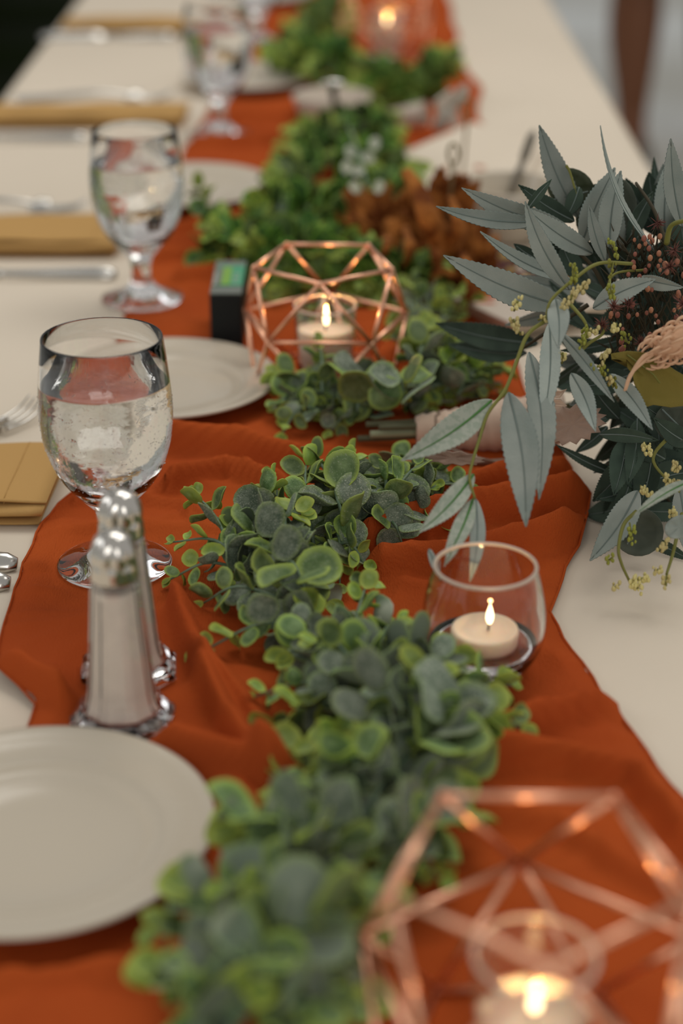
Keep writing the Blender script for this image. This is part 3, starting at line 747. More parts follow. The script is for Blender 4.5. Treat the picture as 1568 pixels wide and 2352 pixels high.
# the next garland, toward the camera
g2 = Garland(G(900, 1650), 'eucalyptus garland in front of the round candle bowl, running down past the nearest plate', group=GG)
g2.core([G(x, y, h) for x, y, h in ((700, 1470, .02), (850, 1570, .022), (960, 1680, .024), (860, 1830, .024), (790, 1960, .024), (690, 2120, .024), (560, 2300, .02), (500, 2450, .02))])
manual(g2, [
    (790, 1520, .02, 845, 1330, .030, dict(n=6, big=.018, small=.010, young=.7)), (860, 1540, .02, 930, 1435, .026, dict(n=4, big=.015, young=.8)), (780, 1560, .02, 690, 1430, .03, dict(n=6, big=.022, young=.1)),
    (850, 1580, .03, 720, 1480, .04, dict(n=5, big=.024, young=.2)), (940, 1610, .02, 1030, 1520, .022, dict(n=4, big=.024, young=.2)), (1010, 1660, .014, 1175, 1575, .012, dict(n=6, big=.020, small=.011)),
    (1010, 1660, .02, 1196, 1672, .016, dict(n=6, big=.022, small=.013, young=.5)), (1000, 1680, .02, 1140, 1720, .014, dict(n=5, big=.023, young=.5)), (960, 1640, .036, 960, 1560, .050, dict(n=4, big=.020, small=.014, young=.8)),
    (980, 1660, .034, 830, 1620, .040, dict(n=4, big=.027, small=.022, young=0)), (1000, 1680, .034, 1030, 1640, .044, dict(n=4, big=.030, small=.026, young=0)), (980, 1720, .03, 1060, 1770, .024, dict(n=4, big=.028, small=.022, young=0)),
    (800, 1600, .02, 585, 1600, .012, dict(n=6, big=.016, small=.010)), (790, 1630, .016, 612, 1700, .008, dict(n=6, big=.019, small=.014, young=.7)), (850, 1780, .02, 655, 1735, .020, dict(n=6, big=.018, small=.016, young=.9)),
    (840, 1800, .026, 740, 1760, .034, dict(n=5, big=.024, young=.6)), (840, 1820, .026, 820, 1720, .040, dict(n=5, big=.024, young=.5)), (830, 1830, .02, 700, 1830, .018, dict(n=5, big=.018, young=.8)),
    (780, 1950, .03, 560, 1900, .044, dict(n=5, big=.028, small=.024, young=.1)), (800, 1950, .03, 730, 1900, .044, dict(n=4, big=.024, small=.018, young=.6)), (880, 1960, .024, 1040, 1890, .024, dict(n=5, big=.026, small=.02, young=.2)),
    (870, 1990, .02, 1010, 2020, .016, dict(n=5, big=.020, young=.7)), (680, 2140, .02, 360, 2150, .020, dict(n=7, big=.022, small=.013)), (680, 2120, .03, 520, 2040, .044, dict(n=5, big=.022, young=.5)),
    (620, 2250, .03, 400, 2260, .03, dict(n=6, big=.022)), (640, 2200, .034, 730, 2120, .044, dict(n=4, big=.030, small=.024, young=0)), (640, 2180, .03, 590, 2250, .05, dict(n=4, big=.026, small=.02, young=.2)),
    (600, 2330, .03, 780, 2330, .02, dict(n=5, big=.024)), (560, 2350, .03, 420, 2420, .02, dict(n=5, big=.026, young=.2)), (720, 2100, .02, 800, 2180, .016, dict(n=5, big=.022, young=.4))])
fill(g2, [(760, 1540), (900, 1610), (960, 1700), (880, 1800), (830, 1900), (760, 2020), (680, 2140), (600, 2300), (520, 2440)], 20, .024, .036, .034, .029, .020, 3, .2)
g2.finish()
# garland by the middle lantern
K3 = ('old', 'mid', 'young')
g3 = Garland(G(870, 940), 'green eucalyptus garland in front of the middle copper lantern', K3, group=GG)
g3.core([G(x, y, h) for x, y, h in ((640, 930, .012), (780, 920, .02), (920, 900, .02), (1040, 880, .02), (1150, 880, .012))])
manual(g3, [(760, 925, .016, 625, 872, .018, dict(n=6, big=.020, small=.014, young=.7)), (780, 920, .018, 640, 930, .010, dict(n=5, big=.018, young=.5)), (760, 950, .012, 650, 995, .008, dict(n=5, big=.020, young=.2)),
            (740, 900, .03, 728, 800, .040, dict(n=3, big=.016, young=.9)), (820, 945, .022, 812, 885, .034, dict(n=3, big=.030, small=.026, young=0)), (900, 935, .024, 880, 872, .036, dict(n=4, big=.022, young=.7)),
            (930, 930, .03, 920, 880, .046, dict(n=3, big=.030, small=.026, young=0)), (960, 900, .03, 975, 780, .046, dict(n=5, big=.026, small=.018, young=.3)), (1000, 880, .02, 1066, 800, .04, dict(n=5, big=.018, small=.015, young=.9)),
            (1020, 900, .02, 1160, 850, .024, dict(n=6, big=.020, small=.014, young=.7)), (1050, 910, .018, 1145, 900, .012, dict(n=5, big=.018)), (900, 950, .012, 760, 990, .008, dict(n=5, big=.022, young=.1)),
            (980, 860, .02, 960, 740, .03, dict(n=6, big=.024, young=.7)), (960, 760, .02, 930, 650, .03, dict(n=6, big=.020, young=.7)), (980, 740, .02, 1095, 685, .026, dict(n=6, big=.018, young=.8))])
fill(g3, [(680, 955), (780, 950), (900, 940), (1010, 920), (1110, 895)], 18, .018, .028, .024, .023, .012, 5, .3)
fill(g3, [(960, 860), (970, 760), (960, 680)], 7, .02, .03, .022, .022, .012, 5, .6)
g3.finish()
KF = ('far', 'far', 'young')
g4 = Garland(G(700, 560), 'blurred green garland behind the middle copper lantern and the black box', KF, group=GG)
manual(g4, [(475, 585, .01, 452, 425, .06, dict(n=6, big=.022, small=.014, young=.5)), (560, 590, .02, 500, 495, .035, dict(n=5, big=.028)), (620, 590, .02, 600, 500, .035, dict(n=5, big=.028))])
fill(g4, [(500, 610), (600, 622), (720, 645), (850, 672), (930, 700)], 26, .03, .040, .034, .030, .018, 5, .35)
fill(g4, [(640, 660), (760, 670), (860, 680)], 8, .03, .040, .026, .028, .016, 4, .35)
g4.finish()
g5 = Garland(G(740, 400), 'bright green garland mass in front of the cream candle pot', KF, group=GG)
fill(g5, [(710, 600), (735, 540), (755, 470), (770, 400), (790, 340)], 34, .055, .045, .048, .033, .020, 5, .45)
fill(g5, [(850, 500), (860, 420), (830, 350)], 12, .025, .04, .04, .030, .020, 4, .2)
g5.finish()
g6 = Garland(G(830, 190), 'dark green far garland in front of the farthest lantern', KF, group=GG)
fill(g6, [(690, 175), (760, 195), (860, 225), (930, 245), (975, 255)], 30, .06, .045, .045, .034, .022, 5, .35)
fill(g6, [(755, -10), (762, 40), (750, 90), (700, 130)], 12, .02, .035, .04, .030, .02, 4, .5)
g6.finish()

# ------------------------------------------------------------------ bouquet
def willow(parent, base, tip, zb, zt, wpx, m='willow', rib='rib', bend=.0, roll=0.0, name='willow_leaf', serr=True):
    "long serrated leaf from photo pixel base (depth zb) to tip (depth zt)"
    b = D(*base, zb); t = D(*tip, zt); L = (t - b).length; wd = wpx / FPX * (zb + zt) / 2 * .5
    y = (t - b).normalized(); view = (b - CAM).normalized()
    x = y.cross(view).normalized(); x = Matrix.Rotation(roll, 3, y) @ x; z = x.cross(y)
    if z.dot(view) > 0: z = -z
    n = 44; v = []; f = []; cols = (-1, -.93, -.5, -.06, .06, .5, .93, 1); rim = []
    for i in range(n + 1):
        u = i / n; prof = (sin(pi * min(1, u ** .80))) ** .85 if 0 < u < 1 else 0
        prof = max(prof, .05)
        c = b + y * (L * u) + z * (bend * L * 4 * u * (1 - u)) + x * (.04 * L * sin(u * 3.1))
        for k in cols:
            s_ = abs(k); ww = wd * prof * k
            if s_ == 1 and serr: ww *= 1.035 if i % 2 else .955
            v.append(c + x * ww + z * (s_ * wd * .22 * prof - .05 * wd * (s_ < .1)) + y * (.0007 if s_ == 1 and i % 2 else 0)); rim.append(s_)
    m_ = len(cols)
    for i in range(n):
        for k in range(m_ - 1): f.append((i * m_ + k, i * m_ + k + 1, (i + 1) * m_ + k + 1, (i + 1) * m_ + k))
    mb = MB().add(v, f); mb.rim = rim
    o = build(mb, name, M[m], parent, b)
    sd = o.modifiers.new('thickness', 'SOLIDIFY'); sd.thickness = .0004
    rb = MB().tube([b + y * (L * u) + z * (bend * L * 4 * u * (1 - u) + .00025) + x * (.04 * L * sin(u * 3.1)) for u in np.linspace(.0, .90, 10)], list(np.linspace(.0009 if rib == 'rib_green' else .0006, .0002, 10)), 5)
    build(rb, 'midrib', M[rib], o)
    return o
BC = D(1480, 860, 1.24)
bq = root('bouquet', Vector((BC.x, BC.y, T)), 'large bouquet of dusty willow eucalyptus, yellow buds and maroon flowers on the right', 'bouquet')
WLV = [  # base, tip, depth base/tip, width, kind, bend, roll
    ((1328, 500), (1238, 287), 1.22, 1.20, 60, 'w', .02, .3), ((1300, 520), (1060, 431), 1.19, 1.16, 56, 'w', .03, -.2), ((1240, 510), (1001, 474), 1.17, 1.13, 42, 'w', -.02, .3),
    ((1360, 582), (1206, 476), 1.18, 1.15, 54, 'w', .02, .2), ((1308, 665), (1206, 462), 1.14, 1.12, 52, 'w', .04, -.3), ((1315, 645), (1102, 532), 1.19, 1.17, 40, 'w', -.05, .6),
    ((1300, 705), (1018, 586), 1.16, 1.13, 74, 'w', .04, .1), ((1362, 708), (1506, 642), 1.14, 1.12, 54, 'w', .04, -.2), ((1502, 575), (1378, 288), 1.15, 1.12, 26, 'w', -.07, 1.1),
    ((1566, 520), (1540, 318), 1.16, 1.14, 52, 'w', .03, .2), ((1335, 560), (1412, 385), 1.20, 1.19, 70, 'w', .03, .4), ((1400, 570), (1426, 392), 1.17, 1.16, 58, 'w', .02, -.2),
    ((1388, 600), (1352, 470), 1.17, 1.16, 34, 'w', .02, .3), ((1318, 508), (1190, 424), 1.20, 1.18, 44, 'd', .03, .2), ((1212, 478), (1266, 412), 1.16, 1.15, 24, 'd', .05, .4),
    ((1215, 810), (1236, 1148), 1.12, 1.06, 66, 'w', .03, -.2), ((1168, 902), (1207, 1210), 1.09, 1.05, 84, 'w', .02, .15), ((1262, 742), (1243, 985), 1.12, 1.09, 50, 'w', .02, .2),
    ((1276, 688), (1282, 800), 1.10, 1.08, 52, 'w', .05, .1), ((1288, 765), (1410, 924), 1.12, 1.10, 34, 'w', .04, .4), ((1312, 858), (1367, 992), 1.12, 1.09, 46, 'w', .02, .1),
    ((1400, 860), (1498, 988), 1.13, 1.10, 44, 'w', .02, .1), ((1128, 920), (921, 1058), 1.09, 1.06, 72, 'p', .04, .1), ((1087, 1090), (962, 1223), 1.07, 1.05, 52, 'p', .03, .1),
    ((1086, 1147), (1015, 1300), 1.065, 1.04, 46, 'p', .03, .3), ((1092, 1147), (1078, 1337), 1.065, 1.035, 38, 'w', .02, -.2), ((1464, 1128), (1354, 1288), 1.15, 1.12, 66, 'w', .02, .1),
    ((1596, 1105), (1452, 1188), 1.10, 1.08, 36, 'p', .10, .8), ((1235, 790), (1000, 742), 1.27, 1.28, 62, 'd2', .02, .2), ((1210, 812), (1030, 790), 1.27, 1.29, 46, 'd', .0, .1),
    ((1378, 998), (1512, 1012), 1.17, 1.15, 36, 'd', .02, .2), ((1430, 1095), (1275, 1020), 1.20, 1.20, 26, 'd', .02, .2), ((1480, 1240), (1590, 1290), 1.18, 1.16, 30, 'd', .02, .2),
    ((1395, 980), (1320, 1040), 1.22, 1.22, 30, 'd', .02, .2), ((1560, 1120), (1570, 1260), 1.15, 1.13, 50, 'w', .02, .2), ((985, 1262), (1005, 1330), 1.05, 1.04, 18, 'w', .02, .3),
    ((1585, 1020), (1500, 960), 1.16, 1.14, 50, 'd', .02, .2), ((1330, 430), (1300, 500), 1.2, 1.2, 40, 'd', .02, .2), ((1440, 560), (1500, 440), 1.2, 1.2, 40, 'd', .03, .3),
    ((1470, 640), (1570, 660), 1.15, 1.13, 40, 'w', .06, .6), ((1240, 600), (1180, 560), 1.2, 1.2, 30, 'd', .02, .2), ((1330, 640), (1290, 560), 1.2, 1.2, 50, 'd2', .02, .2)]
for b_, t_, zb, zt, wp, kd, bend, roll in WLV:
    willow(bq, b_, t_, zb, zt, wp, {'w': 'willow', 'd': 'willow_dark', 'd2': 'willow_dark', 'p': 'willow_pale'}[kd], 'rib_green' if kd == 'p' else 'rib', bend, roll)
# dark inner foliage filling the head of the bouquet
br = random.Random(21)
for i in range(120):
    a = br.uniform(0, 2 * pi); rr_ = br.uniform(.1, 1) ** .6
    px = 1520 + 190 * cos(a) * rr_; py = 800 + 330 * sin(a) * rr_
    if px < 1300 + (max(0, py - 930) * .5): px += 120
    if px < 1380 and py > 900: px += 100
    z = 1.22 + br.uniform(0, .07) - .06 * (1 - rr_); L = br.uniform(90, 190); aa = a + br.uniform(-.7, .7)
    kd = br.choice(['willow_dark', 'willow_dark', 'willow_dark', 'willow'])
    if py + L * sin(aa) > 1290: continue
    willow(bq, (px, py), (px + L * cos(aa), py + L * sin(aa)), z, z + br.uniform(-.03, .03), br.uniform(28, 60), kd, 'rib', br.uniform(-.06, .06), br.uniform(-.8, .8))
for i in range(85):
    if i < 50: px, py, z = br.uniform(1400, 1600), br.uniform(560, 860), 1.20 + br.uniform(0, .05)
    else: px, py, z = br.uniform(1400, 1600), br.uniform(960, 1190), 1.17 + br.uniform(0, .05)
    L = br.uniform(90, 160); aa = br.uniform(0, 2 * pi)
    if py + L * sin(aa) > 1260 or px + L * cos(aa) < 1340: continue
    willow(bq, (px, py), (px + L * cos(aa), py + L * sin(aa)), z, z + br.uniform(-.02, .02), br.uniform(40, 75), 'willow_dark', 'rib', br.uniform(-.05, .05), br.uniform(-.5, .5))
def blob_leaf(name, pts, z, m, bend=.004, parent=bq, vein=None):
    "flat shaped leaf from a pixel outline at depth z, cupped"
    P = [D(x, y, z) for x, y in pts]; c = sum(P, Vector()) / len(P); view = (c - CAM).normalized()
    n = len(P); v = [c + view * bend]; f = []; rings = (.35, .7, 1.0)
    for q in rings:
        for k, p in enumerate(P): v.append(c.lerp(p, q) + view * (bend * (1 - q * q)) - view * (.0015 * sin(k * 1.7) * q))
    for k in range(n): f.append((0, 1 + k, 1 + (k + 1) % n))
    for r_ in range(2):
        for k in range(n): a = 1 + r_ * n + k; b = 1 + r_ * n + (k + 1) % n; f.append((a, a + n, b + n, b))
    o = build(MB().add(v, f), name, M[m], parent, c); s_ = o.modifiers.new('thickness', 'SOLIDIFY'); s_.thickness = .0006
    if vein:
        o2 = build(MB().tube([D(x, y, z - .0015) for x, y in vein], .0006, 5), 'midrib', M['rib' if m != 'mustard' else 'twig'], o)
    return o
def ell(cx, cy, rx, ry, rot=0, n=22): return [(cx + rx * cos(a) * cos(rot) - ry * sin(a) * sin(rot), cy + rx * cos(a) * sin(rot) + ry * sin(a) * cos(rot)) for a in [2 * pi * k / n for k in range(n)]]
blob_leaf('round_leaf', ell(1310, 432, 55, 46, .3), 1.215, 'round_dark', .006, vein=[(1265, 460), (1350, 440)])
blob_leaf('round_leaf', ell(1355, 480, 30, 60, .3), 1.22, 'round_dark', .006)
blob_leaf('round_leaf', ell(1466, 1222, 58, 56), 1.15, 'round_grey', .008, vein=[(1470, 1170), (1440, 1250)])
blob_leaf('round_leaf', ell(1552, 970, 50, 46), 1.155, 'round_grey', .008, vein=[(1520, 940), (1580, 1000)])
blob_leaf('round_leaf', ell(1430, 480, 34, 70, -.1), 1.205, 'round_grey', .008)
blob_leaf('round_leaf', ell(1560, 1210, 36, 26, -.4), 1.10, 'willow', .004)
blob_leaf('round_leaf', ell(1520, 1090, 50, 60, .2), 1.19, 'round_dark', .006)
blob_leaf('mustard_leaf', [(1402, 812), (1440, 806), (1475, 808), (1500, 815), (1550, 850), (1585, 870), (1590, 930), (1540, 936), (1500, 930), (1478, 937), (1468, 905), (1455, 880), (1452, 860), (1440, 845), (1438, 826), (1404, 826)],
          1.115, 'mustard', .006, vein=[(1440, 815), (1500, 860), (1515, 880)])
lz = []
for k in range(30):
    a = 2 * pi * k / 30; s_ = 1 + (.14 if k % 2 else -.10); lz.append((1315 + 70 * cos(a) * s_, 975 + 42 * sin(a) * s_ - 12 * cos(a)))
blob_leaf('lace_leaf', lz, 1.17, 'lace', .004)
lz2 = [(1040 + 70 * cos(a) * (1.1 if k % 2 else .92), 1052 + 16 * sin(a) * (1.15 if k % 2 else .85) + 5 * cos(a)) for k, a in [(k, 2 * pi * k / 24) for k in range(24)]]
blob_leaf('lace_leaf', lz2, 1.20, 'lace', .003)
for (x, y, dx, dy) in ((1262, 905, 34, -12), (1262, 925, 34, 8)):
    blob_leaf('pale_petal', [(x - 6, y), (x + 8, y - 9), (x + 26, y - 8), (x + dx + 6, y + dy), (x + 24, y + 9), (x + 6, y + 8)], 1.15, 'ribbon', .002)
# wrapped handle
hb = [G(850, 998, .014), G(940, 994, .016), G(1060, 985, .018), G(1170, 975, .021), G(1290, 960, .026), G(1400, 930, .045), G(1470, 890, .07)]
hp = catmull(hb, 6)
for k, (dx, dz, nm, m_) in enumerate([(0, 0, 'cut_stem', 'cut'), (.009, .004, 'cut_stem', 'cut_brown'), (-.004, .007, 'cut_stem', 'cut_brown'), (.004, -.005, 'cut_stem', 'cut_brown')]):
    off = Vector((0, dx, dz)); st = Vector((.0, 0, 0)) if k == 0 else Vector((.003 * k * (-1) ** k, 0, 0))
    build(MB().tube([p + off + st for p in hp], .0030 if k == 0 else .0025, 8), nm, M[m_], bq)
wr = MB(); wp_ = catmull([G(955, 990, .017), G(1060, 985, .018), G(1170, 975, .021), G(1300, 958, .027)], 12); n = len(wp_)
wr.tube(wp_, [.0105 + .0075 * min(1, i / n * 1.7) + .0007 * (i % 3) for i in range(n)], 20)
build(wr, 'ribbon_wrap', M['ribbon'], bq)
tw = MB()
for q in range(5):
    s0 = .12 + q * .17; pts = []
    for k in range(16):
        a = pi * k / 15; i_ = min(int((s0 + .10 * k / 15) * (n - 1)), n - 1); p = wp_[i_]; r_ = .0108 + .0077 * min(1, i_ / n * 1.7)
        pts.append(p + Vector((0, -r_ * cos(a) * 1.05, r_ * sin(a) * 1.05)))
    tw.tube(pts, .0009, 6)
tw.tube(catmull([G(985, 1048, .006), G(1040, 1056, .008), G(1100, 1062, .006), G(1180, 1058, .006)], 5), .0022, 6)
tw.tube(catmull([G(1030, 1030, .012), G(1090, 1050, .012), G(1150, 1064, .008)], 5), .0012, 6)
build(tw, 'twine', M['twine'], bq)
# twigs
def twig(pts, r0=.0013, m='twig'):
    P = catmull([D(*p) for p in pts], 6); return build(MB().tube(P, list(np.linspace(r0, r0 * .6, len(P))), 6), 'twig', M[m], bq, P[0])
T1 = [(1450, 606, 1.13), (1375, 605, 1.11), (1320, 640, 1.10), (1265, 690, 1.095), (1254, 735, 1.095)]
twig(T1); twig([(1257, 733, 1.10), (1212, 768, 1.095), (1186, 830, 1.09), (1160, 895, 1.085), (1120, 950, 1.08), (1100, 1010, 1.075), (1085, 1060, 1.07), (1078, 1100, 1.065), (1090, 1145, 1.062)])
twig([(1460, 1175, 1.13), (1432, 1205, 1.11), (1420, 1260, 1.10), (1427, 1295, 1.10), (1445, 1335, 1.10)], .0013)
twig([(1566, 1180, 1.13), (1545, 1270, 1.10), (1530, 1320, 1.09)], .0013)
twig([(1530, 560, 1.13), (1540, 520, 1.12), (1568, 508, 1.11), (1600, 505, 1.10)], .0018); twig([(1310, 700, 1.13), (1340, 735, 1.12), (1352, 765, 1.12)], .0013)
twig([(1320, 820, 1.12), (1350, 790, 1.12), (1380, 770, 1.12), (1390, 750, 1.12)]); twig([(1570, 990, 1.16), (1530, 1010, 1.15), (1500, 1060, 1.15), (1560, 1130, 1.13)], .0014)
twig([(1480, 620, 1.16), (1410, 630, 1.14), (1390, 680, 1.14)], .001); twig([(1300, 380, 1.2), (1310, 400, 1.2), (1330, 470, 1.2)], .001)
for p in [((1530, 560, 1.16), (1500, 480, 1.17), (1460, 420, 1.19)), ((1400, 680, 1.18), (1350, 600, 1.18), (1270, 540, 1.18)), ((1350, 700, 1.2), (1260, 760, 1.2), (1200, 800, 1.22)), ((1420, 1000, 1.2), (1500, 1100, 1.2), (1570, 1200, 1.2))]:
    twig(p, .0016, 'twig_dark')
# yellow bud sprigs
def buds(px, py, z, ang, n, length, m='bud', sp=9):
    b = D(px, py, z); st = build(MB().tube([b, D(px + length * cos(ang), py + length * sin(ang), z - .004)], .0006, 5), 'bud_sprig', M['twig'], bq, b)
    mb = MB()
    for i in range(n):
        u = br.uniform(.2, 1.1); o = D(px + length * u * cos(ang) + br.uniform(-sp, sp), py + length * u * sin(ang) + br.uniform(-sp, sp), z - .003 + br.uniform(-.003, .003))
        mb.ball(o, br.uniform(.0007, .0013), 6, 4, (1, 1, 1.5))
    build(mb, 'buds', M[m], st)['kind'] = 'stuff'
for a in [(1180, 715, 1.10, -1.2, 16, 26), (1195, 770, 1.10, -2.0, 22, 40), (1235, 735, 1.10, -.3, 14, 24), (1290, 715, 1.095, -1.0, 34, 50), (1325, 675, 1.10, -.8, 22, 30), (1290, 835, 1.11, -1.5, 14, 26), (1384, 840, 1.11, -1.3, 18, 28),
          (1412, 762, 1.11, -1.4, 10, 20), (1352, 765, 1.11, -.5, 8, 16), (1395, 870, 1.11, .3, 6, 14), (1478, 1015, 1.14, 1.0, 16, 30), (1470, 1115, 1.12, .8, 26, 34), (1525, 1090, 1.12, 1.0, 20, 30), (1530, 1125, 1.12, -.7, 22, 28),
          (1535, 1170, 1.12, .8, 14, 24), (1510, 1265, 1.10, -.9, 18, 30), (1445, 1335, 1.10, .7, 24, 30), (1445, 1335, 1.10, -.2, 26, 40), (1420, 1345, 1.10, 2.8, 10, 14), (1530, 1320, 1.09, 1.6, 16, 26), (1515, 1308, 1.095, 3.0, 8, 12), (1556, 1060, 1.12, 2, 14, 22)]:
    buds(*a)
for a in [(1320, 655, 1.10, -1.7, 14, 50), (1400, 650, 1.12, -1.4, 12, 50), (1400, 640, 1.11, 1.5, 14, 40), (1345, 770, 1.11, 2.0, 10, 30), (1270, 860, 1.11, 2.2, 14, 30), (1352, 840, 1.11, .4, 16, 40), (1400, 860, 1.12, 1.3, 14, 30), (1430, 760, 1.13, 1.2, 10, 30),
          (1345, 800, 1.12, -1.6, 16, 50), (1445, 1200, 1.11, 1.4, 14, 40), (1395, 1288, 1.10, -.6, 8, 14), (1420, 590, 1.13, -2.0, 10, 40)]:
    buds(*a, m='bud_green')
# maroon berries and star flowers
for i in range(75):
    px = br.uniform(1400, 1590); py = br.uniform(600, 810)
    if i < 12: px, py = br.uniform(1455, 1520), br.uniform(540, 600)
    if px < 1440 and py < 720: continue
    p = D(px, py, 1.14 + br.uniform(-.012, .012)); o = build(MB().ball(p, br.uniform(.0011, .0019), 8, 6, (1, 1, 1.3)), 'berry', M['berry'], bq, p)
    build(MB().tube([p, p + Vector((.01, .02, -.02))], .00035, 4), 'stalk', M['twig_dark'], o)
dk = MB()
for i in range(240):
    p = D(br.uniform(1395, 1600), br.uniform(560, 830), 1.165 + br.uniform(0, .03)); q = p + Vector((br.uniform(-.012, .012), br.uniform(-.01, .01), br.uniform(.004, .02)))
    dk.tube([p, q], [.0011, .0002], 4)
build(dk, 'dried_flower_core', M['twig_dark'], bq)['kind'] = 'stuff'
def star(px, py, z, r=.0062):
    c = D(px, py, z); mb = MB()
    for k in range(30):
        d = Vector((br.gauss(0, 1), br.gauss(0, 1) - .7, br.gauss(0, 1) + .5)).normalized()
        mb.tube([c, c + d * r * br.uniform(.7, 1.15)], [.00050, .00012], 4)
    build(mb, 'star_flower', M['star'], bq, c)
for a in [(1382, 746, 1.12), (1408, 704, 1.12), (1443, 700, 1.125), (1538, 612, 1.11, .008), (1568, 700, 1.11, .008), (1508, 512, 1.15), (1560, 740, 1.12), (1548, 575, 1.13), (1590, 640, 1.12), (1470, 790, 1.13)]: star(*a)
# peach banksia-like flower with curling petals
bc = [(1600, 770, 1.10), (1560, 785, 1.10), (1525, 800, 1.10), (1500, 812, 1.10)]
ax = catmull([D(*p) for p in bc], 5)
hd_ = build(MB().tube(ax, [.011, .011, .0108, .0105, .010, .0098, .0094, .009, .0084, .0078, .007, .0062, .0054, .0044, .003, .0015][:len(ax)], 12), 'peach_flower_core', M['banksia'], bq, ax[0])
for i in range(44):
    u = i / 44; k = min(int(u * (len(ax) - 1)), len(ax) - 2); p = ax[k].lerp(ax[k + 1], u * (len(ax) - 1) - k); a = i * 2.4
    tg = (ax[k + 1] - ax[k]).normalized(); n1 = tg.cross(Vector((0, 0, 1))).normalized(); n2 = tg.cross(n1)
    o = n1 * cos(a) + n2 * sin(a); r_ = .0105 * (1 - .55 * u)
    pts = [p + o * r_ * .8, p + o * (r_ + .0030) + tg * .002, p + o * (r_ + .0036) + tg * .006, p + o * (r_ + .001) + tg * .0095]
    if u > .93: pts = [p, p + tg * .008 + o * .002, p + tg * .016 - UP * .006, p + tg * .020 - UP * .014]
    build(MB().tube(catmull(pts, 4), list(np.linspace(.0016, .0007, 13)), 5, .7), 'petal', M['banksia'], hd_, p)

# ------------------------------------------------------------------ serving platter and what stands on it
def quad_tray(P, h, wall, name, label, cat, m):
    c = sum(P, Vector()) / 4; r = root(name, Vector((c.x, c.y, T)), label, cat)
    def inset(k): return [p.lerp(c, k) for p in P]
    A = inset(0); B = inset(.05); C_ = inset(.14)
    v = [Vector((p.x, p.y, T + .002 + h)) for p in inset(.10)] + [Vector((p.x, p.y, T + h + wall)) for p in A] + [Vector((p.x, p.y, T + h + wall + .001)) for p in B] + [Vector((p.x, p.y, T + h + .006)) for p in C_]
    f = [(3, 2, 1, 0)]
    for r_ in range(3):
        for k in range(4): f.append((r_ * 4 + k, r_ * 4 + (k + 1) % 4, (r_ + 1) * 4 + (k + 1) % 4, (r_ + 1) * 4 + k))
    f.append((12, 13, 14, 15))
    o = build(MB().add(v, f), 'tray_body', M[m], r, smooth=False, bev=.0015); return r
e1 = G(690, 528, .022); e2 = G(1185, 742, .022); dv = (e2 - e1); nrm_ = Vector((-dv.y, dv.x, 0)).normalized() * .20
quad_tray([Vector((e1.x, e1.y, 0)), Vector((e2.x, e2.y, 0)), Vector((e2.x, e2.y, 0)) + nrm_, Vector((e1.x, e1.y, 0)) + nrm_], .0, .020, 'serving_platter', 'cream rectangular serving platter under the brown gauze bundle', 'platter', 'platter')
# crumpled brown gauze
def crumple(cx, cy, h0, rx, ry, rz_, seed):
    c = G(cx, cy); c.z = T + .012; r = np.random.default_rng(seed); n, m_ = 90, 60; v = []
    th = np.linspace(0, 2 * pi, n, endpoint=False); ph = np.linspace(0.02, pi / 2 * 1.05, m_)
    TH, PH = np.meshgrid(th, ph, indexing='ij'); dx = np.sin(PH) * np.cos(TH); dy = np.sin(PH) * np.sin(TH); dz = np.cos(PH)
    R_ = 1 + .0 * dx
    for q in range(14):
        a = r.normal(size=3); a /= np.linalg.norm(a); f = r.uniform(2.5, 14); R_ = R_ + (.20 / (1 + f * .20)) * (1 - 2 * np.abs(np.sin(f * (dx * a[0] + dy * a[1] + dz * a[2]) + 2 * np.sin(f * .6 * (dx * a[1] - dy * a[2])) + r.uniform(0, 6))))
    R_ = np.clip(R_, .45, 1.6)
    Xs = c.x + rx * dx * R_; Ys = c.y + ry * dy * R_; Zs = c.z + rz_ * dz * R_
    mb = MB(); mb.v = np.stack([Xs.ravel(), Ys.ravel(), Zs.ravel()], 1).tolist()
    mb.f = [(i * m_ + j, i * m_ + j + 1, ((i + 1) % n) * m_ + j + 1, ((i + 1) % n) * m_ + j) for i in range(n) for j in range(m_ - 1)]
    return mb, c
mb1, cc = crumple(880, 590, .02, .058, .050, .058, 3); rt = root('gauze_bundle', cc, 'crumpled rust brown gauze bundle on the cream platter', 'cloth bundle')
build(mb1, 'crumpled_fold', M['gauze'], rt)
for (x, y, a, b, h, sd) in ((985, 600, .050, .045, .070, 5), (1060, 660, .040, .040, .045, 8)):
    mm, c2 = crumple(x, y, .02, a, b, h, sd); build(mm, 'crumpled_fold', M['gauze'], rt)
build(MB().tube(catmull([G(1020, 560, .055), G(985, 500, .085), G(962, 440, .10), G(930, 392, .115)], 5), list(np.linspace(.013, .0055, 16)), 9, .6), 'twisted_corner', M['gauze'], rt)
build(MB().tube(catmull([G(1040, 560, .055), G(1055, 520, .075), G(1035, 455, .09)], 5), list(np.linspace(.012, .004, 11)), 9, .6), 'twisted_corner', M['gauze'], rt)
for k, (x0, y0, x1, y1) in enumerate([(930, 620, 930, 520), (1000, 640, 985, 540), (1080, 690, 1060, 580), (870, 600, 885, 540)]):
    build(MB().tube(catmull([G(x0, y0, .02), G((x0 + x1) / 2 + 12, (y0 + y1) / 2, .055), G(x1, y1, .052)], 6), list(np.linspace(.009, .003, 13)), 8, .4), 'fold_ridge', M['gauze'], rt)
